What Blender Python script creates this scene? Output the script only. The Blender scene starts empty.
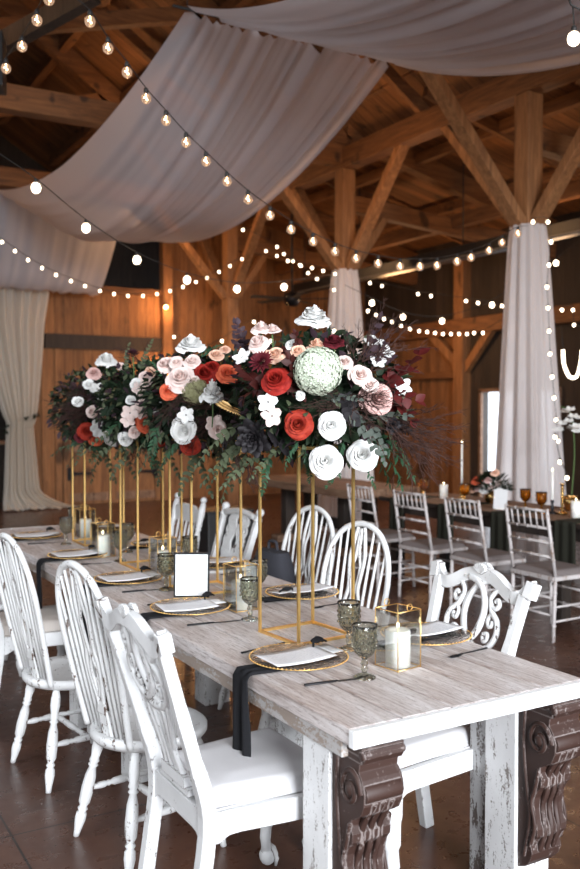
import bpy, math, random
from math import sin, cos, pi, radians, sqrt, atan2
from mathutils import Vector, Matrix, Euler, Quaternion
R = random.Random(7)
V = Vector
scn = bpy.context.scene
COL = scn.collection

# ------------------------------------------------------------------ camera
F = 898.6; YAW = .52965; PITCH = .02824; H = 1.6
cd = bpy.data.cameras.new('camera'); cam = bpy.data.objects.new('camera', cd); COL.objects.link(cam)
cam.location = (0, 0, H); cam.rotation_euler = (pi/2 - PITCH, 0, -YAW)
cd.sensor_fit = 'VERTICAL'; cd.sensor_height = 36; cd.sensor_width = 36; cd.lens = F/869*36
cd.clip_start = .05; cd.clip_end = 100
cd.dof.use_dof = True; cd.dof.focus_distance = 3.2; cd.dof.aperture_fstop = 2.8
scn.camera = cam
CM = cam.rotation_euler.to_matrix()
def ray(px, py):
    return (CM @ V(((px-290)/F, -(py-434.5)/F, -1.0)))
def at(px, py, Y):                      # world point seen at px,py at forward distance Y
    d = ray(px, py); fw = d.x*sin(YAW)+d.y*cos(YAW)
    return V((0, 0, H)) + d*(Y/fw)

# ------------------------------------------------------------------ mesh builder
class MB:
    def __init__(s): s.v = []; s.f = []; s.sm = []
    def add(s, vs, fs, smooth=False):
        o = len(s.v); s.v += [tuple(p) for p in vs]
        for f in fs: s.f.append(tuple(i+o for i in f)); s.sm.append(smooth)
        return s
    def merge(s, mb, M=None):
        o = len(s.v); s.v += [tuple((M @ V(p)) if M else p) for p in mb.v]
        s.f += [tuple(i+o for i in f) for f in mb.f]; s.sm += mb.sm
        return s
    def box(s, c, d, M=None):
        x, y, z = d[0]/2, d[1]/2, d[2]/2
        vs = [V((a*x, b*y, e*z)) for e in (-1, 1) for a, b in ((-1,-1),(1,-1),(1,1),(-1,1))]
        if M: vs = [M @ p for p in vs]
        vs = [p+V(c) for p in vs]
        return s.add(vs, [(3,2,1,0),(4,5,6,7),(0,1,5,4),(1,2,6,5),(2,3,7,6),(3,0,4,7)])
    def beam(s, a, b, w, h, up=V((0,0,1)), bev=0.0):
        a, b = V(a), V(b); d = (b-a).normalized(); sd = d.cross(up)
        if sd.length < 1e-4: sd = d.cross(V((1,0,0)))
        sd.normalize(); u = sd.cross(d).normalized()
        vs = [p+sd*(x*w/2)+u*(y*h/2) for p in (a, b) for x, y in ((-1,-1),(1,-1),(1,1),(-1,1))]
        return s.add(vs, [(3,2,1,0),(4,5,6,7),(0,1,5,4),(1,2,6,5),(2,3,7,6),(3,0,4,7)])
    def tube(s, pts, r, n=8, cap=True, flat=None, side=None):
        pts = [V(p) for p in pts]; m = len(pts)
        rr = r if isinstance(r, (list, tuple)) else [r]*m
        t0 = (pts[1]-pts[0]).normalized()
        ref = V(side) if side is not None else (V((0,0,1)) if abs(t0.z) < .9 else V((1,0,0)))
        vs = []; nr = (ref - t0*ref.dot(t0)).normalized()
        for i, p in enumerate(pts):
            t = (pts[min(i+1, m-1)]-pts[max(i-1, 0)])
            t = t.normalized() if t.length > 1e-9 else t0
            if side is not None: nr = V(side)
            nr = (nr - t*nr.dot(t)); nr = nr.normalized() if nr.length > 1e-6 else V((0,1,0))
            b = t.cross(nr)
            for k in range(n):
                a = 2*pi*k/n + (pi/4 if n == 4 else 0)
                fx = 1.0 if flat is None else flat
                vs.append(p + nr*(cos(a)*rr[i]*fx) + b*(sin(a)*rr[i]))
        fs = [(i*n+k, i*n+(k+1)%n, (i+1)*n+(k+1)%n, (i+1)*n+k) for i in range(m-1) for k in range(n)]
        if cap: fs += [tuple(range(n-1, -1, -1)), tuple((m-1)*n+k for k in range(n))]
        return s.add(vs, fs, n > 4)
    def lathe(s, prof, n=16, a=V((0,0,0)), d=V((0,0,1)), L=1.0):
        # prof: list of (r, t); t along d*L
        d = V(d).normalized(); x = d.orthogonal().normalized(); y = d.cross(x); vs = []
        for r, t in prof:
            for k in range(n):
                an = 2*pi*k/n; vs.append(V(a)+d*(t*L)+x*(cos(an)*r)+y*(sin(an)*r))
        m = len(prof)
        fs = [(i*n+k, i*n+(k+1)%n, (i+1)*n+(k+1)%n, (i+1)*n+k) for i in range(m-1) for k in range(n)]
        if prof[0][0] > 1e-5: fs.append(tuple(range(n-1, -1, -1)))
        if prof[-1][0] > 1e-5: fs.append(tuple((m-1)*n+k for k in range(n)))
        return s.add(vs, fs, True)
    def prism(s, out, d, M=None, smooth=False):
        # outline (x,z) extruded in y by +-d/2
        n = len(out); vs = [V((x, -d/2, z)) for x, z in out]+[V((x, d/2, z)) for x, z in out]
        if M: vs = [M @ p for p in vs]
        fs = [tuple(range(n)), tuple(range(2*n-1, n-1, -1))]+[(i, i+n, (i+1)%n+n, (i+1)%n) for i in range(n)]
        return s.add(vs, fs)
    def grid(s, fn, nu, nv, smooth=True):
        vs = [V(fn(i/nu, j/nv)) for i in range(nu+1) for j in range(nv+1)]
        fs = [(i*(nv+1)+j, (i+1)*(nv+1)+j, (i+1)*(nv+1)+j+1, i*(nv+1)+j+1) for i in range(nu) for j in range(nv)]
        return s.add(vs, fs, smooth)
    def ball(s, c, r, n=12, m=8):
        rr = r if isinstance(r, (tuple, list)) else (r, r, r); c = V(c); vs = [c-V((0,0,rr[2]))]
        for i in range(1, m):
            a = -pi/2+pi*i/m
            for k in range(n): vs.append(c+V((rr[0]*cos(a)*cos(2*pi*k/n), rr[1]*cos(a)*sin(2*pi*k/n), rr[2]*sin(a))))
        vs.append(c+V((0,0,rr[2]))); T = len(vs)-1
        fs = [(0, 1+(k+1)%n, 1+k) for k in range(n)]
        fs += [(1+i*n+k, 1+i*n+(k+1)%n, 1+(i+1)*n+(k+1)%n, 1+(i+1)*n+k) for i in range(m-2) for k in range(n)]
        fs += [(1+(m-2)*n+k, 1+(m-2)*n+(k+1)%n, T) for k in range(n)]
        return s.add(vs, fs, True)
    def map(s, fn): s.v = [tuple(fn(V(p))) for p in s.v]; return s
    def mesh(s, name, m):
        me = bpy.data.meshes.new(name); me.from_pydata(s.v, [], s.f)
        me.polygons.foreach_set('use_smooth', s.sm); me.materials.append(m); me.update(); return me
    def build(s, name, m, parent=None, bev=0, loc=None, solid=0):
        o = bpy.data.objects.new(name, s.mesh(name, m)); COL.objects.link(o)
        if parent: o.parent = parent
        if loc: o.location = loc
        if solid:
            q = o.modifiers.new('s', 'SOLIDIFY'); q.thickness = solid; q.offset = 0
        if bev:
            q = o.modifiers.new('b', 'BEVEL'); q.width = bev; q.segments = 2; q.limit_method = 'ANGLE'; q.angle_limit = radians(40)
        return o

def spline(pts, k=6, closed=False):
    pts = [V(p) if len(p) == 3 else V((p[0], 0, p[1])) for p in pts]; n = len(pts); out = []
    rng = range(n if closed else n-1)
    for i in rng:
        if closed: p0, p1, p2, p3 = pts[i-1], pts[i], pts[(i+1)%n], pts[(i+2)%n]
        else: p0, p1, p2, p3 = pts[max(i-1,0)], pts[i], pts[i+1], pts[min(i+2,n-1)]
        for j in range(k):
            t = j/k
            out.append(.5*((2*p1)+(p2-p0)*t+(2*p0-5*p1+4*p2-p3)*t*t+(3*p1-p0-3*p2+p3)*t**3))
    out.append(pts[0] if closed else pts[-1]); return out

def tag(o, label=None, cat=None, group=None, kind=None):
    if label: o['label'] = label
    if cat: o['category'] = cat
    if group: o['group'] = group
    if kind: o['kind'] = kind
    return o
def thing(name, loc=(0,0,0), rz=0, label=None, cat=None, group=None):
    o = bpy.data.objects.new(name, None); COL.objects.link(o); o.empty_display_size = .1
    o.location = loc; o.rotation_euler = (0, 0, rz); return tag(o, label, cat, group)
def copy_tree(o, parent=None):
    c = o.copy(); COL.objects.link(c)
    if parent: c.parent = parent; c.matrix_parent_inverse = o.matrix_parent_inverse
    for ch in [x for x in KIDS.get(o.name, [])]: copy_tree(ch, c)
    return c
KIDS = {}
def index_kids():
    KIDS.clear()
    for o in COL.objects:
        if o.parent: KIDS.setdefault(o.parent.name, []).append(o)
def struct(name, mb, m, bev=0, solid=0):
    return tag(mb.build(name, m, bev=bev, solid=solid), kind='structure')
NTRIM = [0]
def trim(mb, m, bev=0):
    NTRIM[0] += 1; return struct('trim_%d' % NTRIM[0], mb, m, bev)

# ------------------------------------------------------------------ materials
class NT:
    def __init__(s, name):
        s.m = bpy.data.materials.new(name); s.m.use_nodes = True; s.t = s.m.node_tree
        s.b = s.t.nodes['Principled BSDF']; s.o = s.t.nodes['Material Output']
    def n(s, t, **k):
        q = s.t.nodes.new(t)
        for a, b in k.items():
            if a[0] == '_': q.inputs[a[1:].replace('_', ' ')].default_value = b
            else: setattr(q, a, b)
        return q
    def l(s, a, b): s.t.links.new(a, b)
    def co(s, sc=(1,1,1), rot=(0,0,0), src='Object'):
        c = s.n('ShaderNodeTexCoord'); m = s.n('ShaderNodeMapping'); m.inputs['Scale'].default_value = sc; m.inputs['Rotation'].default_value = rot
        s.l(c.outputs[src], m.inputs[0]); return m.outputs[0]
    def noise(s, vec, sc=5, det=4, rough=.6, dist=0):
        q = s.n('ShaderNodeTexNoise'); q.inputs['Scale'].default_value = sc; q.inputs['Detail'].default_value = det
        q.inputs['Roughness'].default_value = rough; q.inputs['Distortion'].default_value = dist; s.l(vec, q.inputs['Vector']); return q.outputs['Fac']
    def ramp(s, fac, stops, interp='LINEAR'):
        q = s.n('ShaderNodeValToRGB'); q.color_ramp.interpolation = interp; e = q.color_ramp.elements
        while len(e) < len(stops): e.new(.5)
        for i, (p, c) in enumerate(stops):
            e[i].position = p; e[i].color = (c[0], c[1], c[2], 1) if not isinstance(c, (int, float)) else (c, c, c, 1)
        s.l(fac, q.inputs[0]); return q.outputs[0]
    def mix(s, fac, a, b, bt='MIX'):
        q = s.n('ShaderNodeMix', data_type='RGBA', blend_type=bt)
        for i, x in ((0, fac), (6, a), (7, b)):
            if isinstance(x, (int, float)): q.inputs[i].default_value = x
            elif isinstance(x, (tuple, list)): q.inputs[i].default_value = (*x[:3], 1)
            else: s.l(x, q.inputs[i])
        return q.outputs[2]
    def math(s, op, a, b=None, c=None):
        q = s.n('ShaderNodeMath', operation=op)
        for i, x in enumerate((a, b, c)):
            if x is None: continue
            if isinstance(x, (int, float)): q.inputs[i].default_value = x
            else: s.l(x, q.inputs[i])
        return q.outputs[0]
    def bump(s, h, st=.3, d=.01):
        q = s.n('ShaderNodeBump'); q.inputs['Strength'].default_value = st; q.inputs['Distance'].default_value = d
        s.l(h, q.inputs['Height']); s.l(q.outputs[0], s.b.inputs['Normal']); return q
    def set(s, col=None, rough=None, metal=None, **k):
        def st(nm, x):
            if x is None: return
            if isinstance(x, (int, float)): s.b.inputs[nm].default_value = x
            elif isinstance(x, (tuple, list)): s.b.inputs[nm].default_value = (*x[:3], 1)
            else: s.l(x, s.b.inputs[nm])
        st('Base Color', col); st('Roughness', rough); st('Metallic', metal)
        for a, b in k.items(): st(a.replace('_', ' '), b)
        return s

def simple(name, col, rough=.6, metal=0, var=.15, sc=30, bump=0, **k):
    t = NT(name); v = t.co(); f = t.noise(v, sc, 3)
    c = t.mix(t.ramp(f, [(.3, 0), (.7, 1)]), tuple(x*(1-var) for x in col), tuple(min(1, x*(1+var)) for x in col))
    t.set(c, rough, metal, **k)
    if bump: t.bump(f, bump, .002)
    return t.m
def wood(name, c1, c2, c3, axis=1, board=.15, rough=.75, across=0, gap=.02, knots=True):
    # boards run along `axis`; board seams repeat along `across`
    t = NT(name); sc = [9, 9, 9]; sc[axis] = .8
    v = t.co(tuple(sc)); f = t.noise(v, 2.0, 7, .68, 1.2); f2 = t.noise(v, 9, 3, .5)
    vv = t.co(); sx = t.n('ShaderNodeSeparateXYZ'); t.l(vv, sx.inputs[0])
    col = t.ramp(f, [(.25, c1), (.5, c2), (.75, c3)])
    if board:
        q = t.math('DIVIDE', sx.outputs[across], board); fl = t.math('FLOOR', q); fr = t.math('FRACT', q)
        wn = t.n('ShaderNodeTexWhiteNoise', noise_dimensions='1D'); t.l(fl, wn.inputs['W'])
        k = t.math('MULTIPLY_ADD', wn.outputs['Value'], .6, .65)
        col = t.mix(1.0, col, t.n_comb(k) if False else k, 'MULTIPLY')
        g = t.math('MINIMUM', fr, t.math('SUBTRACT', 1.0, fr)); gp = t.math('LESS_THAN', g, gap)
        col = t.mix(gp, col, tuple(x*.15 for x in c1))
        h = t.math('SUBTRACT', f2, t.math('MULTIPLY', gp, 2.0)); t.bump(h, .5, .008)
    else: t.bump(f2, .3, .004)
    if knots:
        n3 = t.noise(t.co((1,1,1) if axis != 2 else (1,1,.5)), 3.5, 2, .4)
        col = t.mix(t.ramp(n3, [(.66, 0), (.72, .75)]), col, tuple(x*.25 for x in c1))
    t.set(col, rough); return t.m

def paint(name, base, under, amount=.62, sc=14, edge=True, stretch=(1,1,.35), rough=.45):
    t = NT(name); v = t.co(stretch); f = t.noise(v, sc, 8, .75); g = t.noise(t.co((1,1,1)), sc*4, 5, .7)
    k = t.math('MULTIPLY_ADD', g, .35, t.math('MULTIPLY', f, .75))
    if edge:
        bv = t.n('ShaderNodeBevel', samples=4); bv.inputs['Radius'].default_value = .005
        ge = t.n('ShaderNodeNewGeometry'); dp = t.n('ShaderNodeVectorMath', operation='DOT_PRODUCT')
        t.l(bv.outputs[0], dp.inputs[0]); t.l(ge.outputs['Normal'], dp.inputs[1])
        e = t.math('SUBTRACT', 1.0, dp.outputs['Value']); k = t.math('ADD', k, t.math('MULTIPLY', e, .75))
    m = t.ramp(k, [(amount, 0), (amount+.03, 1)])
    dirt = t.ramp(t.noise(t.co(), 6, 5), [(.35, .86), (.65, 1.0)])
    c = t.mix(1.0, base, dirt, 'MULTIPLY')
    t.set(t.mix(m, c, under), rough); t.bump(t.math('MULTIPLY', m, -1.0), .25, .002); return t.m

M = {}
M['paint'] = paint('distressed_white_paint', (.72,.72,.72), (.07,.045,.035), .650)
M['paint_w'] = paint('windsor_white_paint', (.72,.72,.715), (.10,.06,.045), .630, 24)
M['tableleg'] = paint('rough_white_paint', (.80,.80,.80), (.22,.19,.17), .605, 30, stretch=(1,1,.25))
M['tableend'] = paint('table_end_paint', (.86,.86,.86), (.2,.17,.15), .68, 18, edge=False, stretch=(.4,1,1))
M['apron'] = paint('worn_grey_apron', (.46,.44,.43), (.30,.24,.20), .52, 22, edge=False, stretch=(1,.3,1))
M['greypost'] = paint('grey_rough_post', (.50,.50,.50), (.10,.08,.07), .56, 30, edge=False, stretch=(1,1,.3))
def tabletop():
    t = NT('whitewashed_planks'); v = t.co((14, 1.1, 14)); f = t.noise(v, 2.2, 9, .72, .8); g = t.noise(t.co((22,2.2,22)), 6, 8, .8)
    big = t.noise(t.co((1.5,.8,1)), 2.0, 4, .6)
    base = t.ramp(f, [(.28, (.23,.165,.14)), (.44, (.45,.375,.345)), (.58, (.62,.56,.54)), (.75, (.76,.73,.72))])
    base = t.mix(t.ramp(big, [(.38, 0), (.66, .6)]), base, (.74,.71,.71))
    c = t.mix(t.ramp(g, [(.51, 0), (.62, .8)]), base, (.19,.13,.105))
    t.set(c, .55); t.bump(f, .25, .002); return t.m
M['top'] = tabletop()
def floor_m():
    t = NT('stained_concrete'); v = t.co(src='Object'); f = t.noise(v, 1.6, 8, .65, .6); g = t.noise(v, 14, 6, .6)
    c = t.ramp(f, [(.3, (.040,.017,.011)), (.5, (.075,.032,.020)), (.7, (.115,.052,.031))])
    c = t.mix(t.ramp(g, [(.62, 0), (.75, .5)]), c, (.022,.014,.012))
    sx = t.n('ShaderNodeSeparateXYZ'); t.l(v, sx.inputs[0]); ms = []
    for i, off in ((0, 1.12), (1, .4)):
        fr = t.math('FRACT', t.math('DIVIDE', t.math('ADD', sx.outputs[i], off), 1.9)); g1 = t.math('MINIMUM', fr, t.math('SUBTRACT', 1.0, fr))
        ms.append(t.math('LESS_THAN', g1, .0022))
    j = t.math('MAXIMUM', ms[0], ms[1]); c = t.mix(j, c, (.008,.006,.005))
    t.set(c, t.ramp(g, [(.3, .22), (.7, .40)])); t.bump(t.math('SUBTRACT', g, t.math('MULTIPLY', j, 2.0)), .06, .004); return t.m
M['floor'] = floor_m()
OR = ((.10,.040,.014), (.25,.105,.036), (.38,.175,.065))
M['wall_x'] = wood('vertical_boards_far', *OR, axis=2, board=.16, across=0)
M['wall_y'] = wood('vertical_boards_side', (.08,.033,.013), (.21,.09,.032), (.33,.15,.055), axis=2, board=.14, across=1)
M['deck'] = wood('roof_decking', (.07,.028,.010), (.19,.078,.026), (.30,.13,.045), axis=0, board=.18, across=1, gap=.03)
M['beam_x'] = wood('beam_timber_cross', (.055,.021,.007), (.15,.060,.019), (.27,.115,.038), axis=0, board=0)
M['beam_y'] = wood('beam_timber_long', (.055,.021,.007), (.15,.060,.019), (.27,.115,.038), axis=1, board=0)
M['beam_z'] = wood('post_timber', (.10,.040,.014), (.24,.105,.038), (.40,.19,.075), axis=2, board=0)
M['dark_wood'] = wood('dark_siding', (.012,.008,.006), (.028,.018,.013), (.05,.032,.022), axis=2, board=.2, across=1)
M['rustic'] = wood('rustic_table_wood', (.10,.05,.028), (.24,.13,.075), (.40,.25,.16), axis=1, board=.2, across=0)
M['corbel'] = paint('carved_brown_wood', (.038,.016,.011), (.20,.165,.155), .63, 26, edge=True, rough=.6)
M['gold'] = simple('brushed_gold', (.92,.60,.22), .38, 1.0, .08)
M['brass'] = simple('polished_brass', (.75,.5,.2), .2, 1.0, .1)
M['black'] = simple('black_metal', (.012,.012,.014), .35, .4)
M['blackplastic'] = simple('black_plastic', (.015,.015,.016), .5)
M['wire'] = simple('black_wire', (.015,.013,.012), .6)
def cloth(name, col, sc=400, rough=.95, bump=.3, var=.2):
    t = NT(name); v = t.co(); f = t.noise(v, sc, 2); g = t.noise(v, 3, 3)
    c = t.mix(f, tuple(x*(1-var) for x in col), tuple(min(1, x*(1+var)) for x in col))
    t.set(c, rough, Specular_IOR_Level=.15); t.bump(f, bump, .001); return t.m
M['napkin'] = cloth('black_linen', (.014,.014,.016))
M['olive'] = cloth('dark_olive_linen', (.022,.022,.016))
M['seat'] = cloth('white_upholstery', (.60,.59,.60), 300, var=.05)
M['beige'] = cloth('beige_upholstery', (.52,.47,.43), 300, var=.05)
M['cushion'] = cloth('mauve_grey_cushion', (.17,.145,.14), 200, var=.1)
M['bag'] = cloth('charcoal_canvas', (.035,.035,.042), 250)
def sheer(name, col, tr=.3, st=0):
    t = NT(name); v = t.co(); out = t.o
    d = t.n('ShaderNodeBsdfDiffuse'); tl = t.n('ShaderNodeBsdfTranslucent'); tp = t.n('ShaderNodeBsdfTransparent')
    f = t.noise(v, 350, 2); c = t.mix(f, tuple(x*.93 for x in col), col); t.l(c, d.inputs[0]); t.l(c, tl.inputs[0])
    m1 = t.n('ShaderNodeMixShader'); m1.inputs[0].default_value = .42; t.l(d.outputs[0], m1.inputs[1]); t.l(tl.outputs[0], m1.inputs[2])
    lw = t.n('ShaderNodeLayerWeight'); lw.inputs[0].default_value = .35
    k = t.math('MULTIPLY', t.math('SUBTRACT', 1.0, lw.outputs['Facing']), tr)
    m2 = t.n('ShaderNodeMixShader'); t.l(k, m2.inputs[0]); t.l(m1.outputs[0], m2.inputs[1]); t.l(tp.outputs[0], m2.inputs[2])
    t.l(m2.outputs[0], out.inputs[0]); return t.m
M['sheer'] = sheer('sheer_white_voile', (.86,.82,.87), .34)
M['curtain'] = sheer('white_curtain_voile', (.90,.86,.86), .24)
M['cream'] = sheer('cream_curtain', (.86,.80,.71), .12)
def glass(name, col, rough=.05, ior=1.45, bumpsc=0, tint=.5):
    t = NT(name); t.set(col, rough); t.b.inputs['Transmission Weight'].default_value = 1.0; t.b.inputs['IOR'].default_value = ior
    if bumpsc:
        q = t.n('ShaderNodeTexVoronoi'); q.inputs['Scale'].default_value = bumpsc; t.l(t.co(), q.inputs['Vector']); t.bump(q.outputs['Distance'], .7, .004)
    return t.m
def thin(name, col, gloss=.12, alpha=.15):
    t = NT(name); tp = t.n('ShaderNodeBsdfTransparent'); tp.inputs[0].default_value = (*col, 1)
    g = t.n('ShaderNodeBsdfGlossy'); g.inputs['Roughness'].default_value = .03; g.inputs[0].default_value = (1,1,1,1)
    lw = t.n('ShaderNodeLayerWeight'); lw.inputs[0].default_value = .25
    k = t.math('MULTIPLY_ADD', lw.outputs['Fresnel'], .8, gloss*.3)
    m = t.n('ShaderNodeMixShader'); t.l(k, m.inputs[0]); t.l(tp.outputs[0], m.inputs[1]); t.l(g.outputs[0], m.inputs[2]); t.l(m.outputs[0], t.o.inputs[0]); return t.m
M['smoke'] = glass('smoky_pressed_glass', (.70,.71,.63), .08, 1.45, 90)
M['amber'] = glass('amber_glass', (.75,.42,.07), .1, 1.4, 80)
M['charger'] = glass('bronze_clear_glass', (.97,.91,.86), .08, 1.15, 120)
M['pane'] = thin('clear_pane', (.95,.96,.95))
def bglass():
    t = NT('glowing_clear_globe'); tp = t.n('ShaderNodeBsdfTransparent'); tp.inputs[0].default_value = (.9,.75,.62,1); g = t.n('ShaderNodeBsdfGlossy'); g.inputs['Roughness'].default_value = .05
    e = t.n('ShaderNodeEmission'); e.inputs[0].default_value = (1,.66,.45,1); e.inputs[1].default_value = .9
    lw = t.n('ShaderNodeLayerWeight'); lw.inputs[0].default_value = .35; m = t.n('ShaderNodeMixShader'); t.l(t.math('MULTIPLY_ADD', lw.outputs['Fresnel'], .7, .08), m.inputs[0]); t.l(tp.outputs[0], m.inputs[1]); t.l(g.outputs[0], m.inputs[2])
    m2 = t.n('ShaderNodeMixShader'); m2.inputs[0].default_value = .28; t.l(m.outputs[0], m2.inputs[1]); t.l(e.outputs[0], m2.inputs[2]); t.l(m2.outputs[0], t.o.inputs[0]); return t.m
M['bulbglass'] = bglass()
def wax():
    t = NT('white_wax'); t.set((.85,.83,.78), .5); t.b.inputs['Subsurface Weight'].default_value = .3; t.b.inputs['Subsurface Radius'].default_value = (.02,.015,.01); return t.m
M['wax'] = wax()
def emit(name, col, st):
    t = NT(name); e = t.n('ShaderNodeEmission'); e.inputs[0].default_value = (*col, 1); e.inputs[1].default_value = st; t.l(e.outputs[0], t.o.inputs[0]); return t.m
M['bulb'] = emit('lit_bulb', (1,.80,.58), 9)
M['fil'] = emit('glowing_filament', (1,.72,.45), 22)
M['flame'] = emit('candle_flame', (1,.85,.55), 8)
M['sconce'] = emit('lit_sconce', (1,.55,.2), 30)
M['lamp'] = emit('lamp_shade_glow', (1,.5,.18), 2.2)
M['rope'] = emit('rope_light', (1,.85,.65), 8)
M['sky'] = emit('bright_overcast_outdoors', (.95,.98,1), 5)
def card():
    t = NT('menu_card_print'); c = t.n('ShaderNodeTexCoord'); sx = t.n('ShaderNodeSeparateXYZ'); t.l(c.outputs['Object'], sx.inputs[0])
    fr = t.math('FRACT', t.math('MULTIPLY', sx.outputs[1], 95.0)); ln = t.math('LESS_THAN', fr, .30)
    nz = t.n('ShaderNodeTexNoise'); nz.inputs['Scale'].default_value = 260; t.l(c.outputs['Object'], nz.inputs['Vector'])
    k = t.math('MULTIPLY', ln, t.math('GREATER_THAN', nz.outputs['Fac'], .5))
    ax = t.math('LESS_THAN', t.math('ABSOLUTE', sx.outputs[0]), .052); ay = t.math('LESS_THAN', t.math('ABSOLUTE', sx.outputs[1]), .085)
    k = t.math('MULTIPLY', t.math('MULTIPLY', k, ax), t.math('MULTIPLY', ay, .8))
    t.set(t.mix(k, (.72,.71,.72), (.25,.25,.27)), .6); return t.m
M['card'] = card()
M['paper'] = simple('white_paper', (.70,.70,.70), .6, var=.02)
def petal(name, c1, c2, rough=.6):
    t = NT(name); v = t.co(); f = t.noise(v, 2.5, 4, .6); t.set(t.mix(t.ramp(f, [(.3, 0), (.7, 1)]), c1, c2), rough+.1, Specular_IOR_Level=.22)
    t.b.inputs['Subsurface Weight'].default_value = .03; t.b.inputs['Subsurface Radius'].default_value = (.006,.004,.003); return t.m
P = {
 'white': petal('white_petal', (.80,.80,.79), (.68,.67,.64)), 'blush': petal('blush_petal', (.72,.54,.49), (.80,.68,.64)),
 'peach': petal('peach_petal', (.72,.40,.27), (.78,.54,.42)), 'dusty': petal('dusty_pink_petal', (.55,.32,.29), (.66,.45,.41)),
 'red': petal('red_petal', (.20,.008,.006), (.33,.018,.010)), 'rust': petal('rust_red_petal', (.36,.035,.014), (.20,.012,.009)),
 'coral': petal('coral_petal', (.72,.16,.07), (.60,.09,.045)), 'burg': petal('burgundy_petal', (.075,.007,.013), (.13,.012,.018)),
 'plum': petal('plum_petal', (.030,.008,.014), (.06,.012,.022)), 'hyd': petal('green_hydrangea', (.42,.48,.36), (.66,.70,.58)),
 'olivehyd': petal('dried_hydrangea', (.21,.20,.10), (.30,.29,.16)), 'tan': petal('tan_dried_petal', (.48,.29,.10), (.62,.42,.19)),
 'darkgreen': petal('dark_green_leaf', (.006,.014,.007), (.020,.036,.016), .5), 'green': petal('green_leaf', (.015,.050,.022), (.040,.095,.048), .4),
 'euc': petal('eucalyptus_leaf', (.036,.048,.024), (.10,.118,.065), .5), 'grey': petal('grey_green_leaf', (.045,.055,.045), (.11,.13,.11), .55),
 'plumleaf': petal('plum_leaf', (.022,.013,.018), (.065,.035,.045), .5), 'redleaf': petal('red_smoke_leaf', (.045,.004,.004), (.095,.009,.008), .5),
 'darkred': petal('dark_red_leaf', (.028,.005,.004), (.06,.010,.008), .45), 'black': petal('near_black_leaf', (.010,.009,.010), (.026,.022,.025), .5),
 'twig': petal('dark_twig', (.030,.015,.012), (.065,.032,.026), .8), 'stem': petal('green_stem', (.07,.12,.04), (.10,.16,.06)), 'centre': petal('black_centre', (.01,.01,.012), (.02,.02,.02)),
}

# ------------------------------------------------------------------ setting
PU = 6.6; SW = 10.4; FW = 14.8; PV = [3.15, 6.58, 9.85, 13.2]; PZ = 4.72; RU = 2.0; RZ = 8.2; EZ = 5.05
struct('floor', MB().box((3.5, 7, -.05), (18, 26, .1)), M['floor'])
# far wall: low boarded part around the arched barn door, tall part right of the corner post
D0, D1, DZ = 4.28, 6.0, 2.42
mb = MB()
mb.box(((3.75+D0)/2, FW+.06, 1.8), (D0-3.75, .12, 3.6)); mb.box(((D0+D1)/2, FW+.06, (DZ+3.6)/2), (D1-D0, .12, 3.6-DZ))
mb.box(((D1+6.1)/2, FW+.06, 1.8), (6.1-D1, .12, 3.6)); mb.box((.2, FW+.06, 3.25), (7.1, .12, .7)); mb.box((-1.8, FW+.06, 1.45), (3.0, .12, 2.9))
mb.box((8.3, FW+.06, 2.6), (4.4, .12, 5.2))
struct('wall_far', mb, M['wall_x'])
mb = MB().box((-3.1, -3.25, 3), (3.2, .12, 6)).box((7.2, -3.25, 3), (6.6, .12, 6)).box((1.2, -3.25, 6.6), (5.6, .12, 4.6)); struct('wall_back', mb, M['dark_wood'])
struct('wall_loft', MB().box((3.5, 18.0, 4), (16, .1, 8.2)), M['dark_wood'])
# side wall with a doorway to the bright outdoors
DY0, DY1, DH = 9.7, 11.36, 1.88
mb = MB()
mb.box((SW+.06, (11.8+FW)/2, 1.45), (.12, FW-11.8, 2.9)); struct('wall_side', mb, M['wall_y'])
mb = MB()
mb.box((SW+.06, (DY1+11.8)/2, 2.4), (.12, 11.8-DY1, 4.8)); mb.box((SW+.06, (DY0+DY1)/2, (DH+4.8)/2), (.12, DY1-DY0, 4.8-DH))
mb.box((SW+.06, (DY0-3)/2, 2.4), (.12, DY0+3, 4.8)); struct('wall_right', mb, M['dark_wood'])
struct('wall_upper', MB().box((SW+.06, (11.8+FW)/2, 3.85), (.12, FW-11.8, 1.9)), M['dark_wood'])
mb = MB().box((SW-.02, DY0-.03, DH/2), (.06, .06, DH+.06)).box((SW-.02, DY1+.03, DH/2), (.06, .06, DH+.06)).box((SW-.02, (DY0+DY1)/2, DH+.03), (.06, DY1-DY0+.12, .06))
trim(mb, M['rustic'])
# roofs
def roof(u0, z0, u1, z1, v0, v1, th=.08):
    L = sqrt((u1-u0)**2+(z1-z0)**2); m = MB().box((0,0,0), (L, v1-v0, th)); return m, ((u0+u1)/2, (v0+v1)/2, (z0+z1)/2), atan2(-(z1-z0), (u1-u0))
for nm, a in (('ceiling', (RU, RZ, PU+.3, EZ+.12, -3, 18)), ('ceiling_left', (-2.6, EZ+.3, RU, RZ, -3, 18)), ('ceiling_aisle', (PU-.2, EZ+.4, SW+.5, 4.45, -3, 18))):
    m, c, an = roof(*a); o = struct(nm, m, M['deck']); o.location = c; o.rotation_euler = (0, an, 0)
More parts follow.
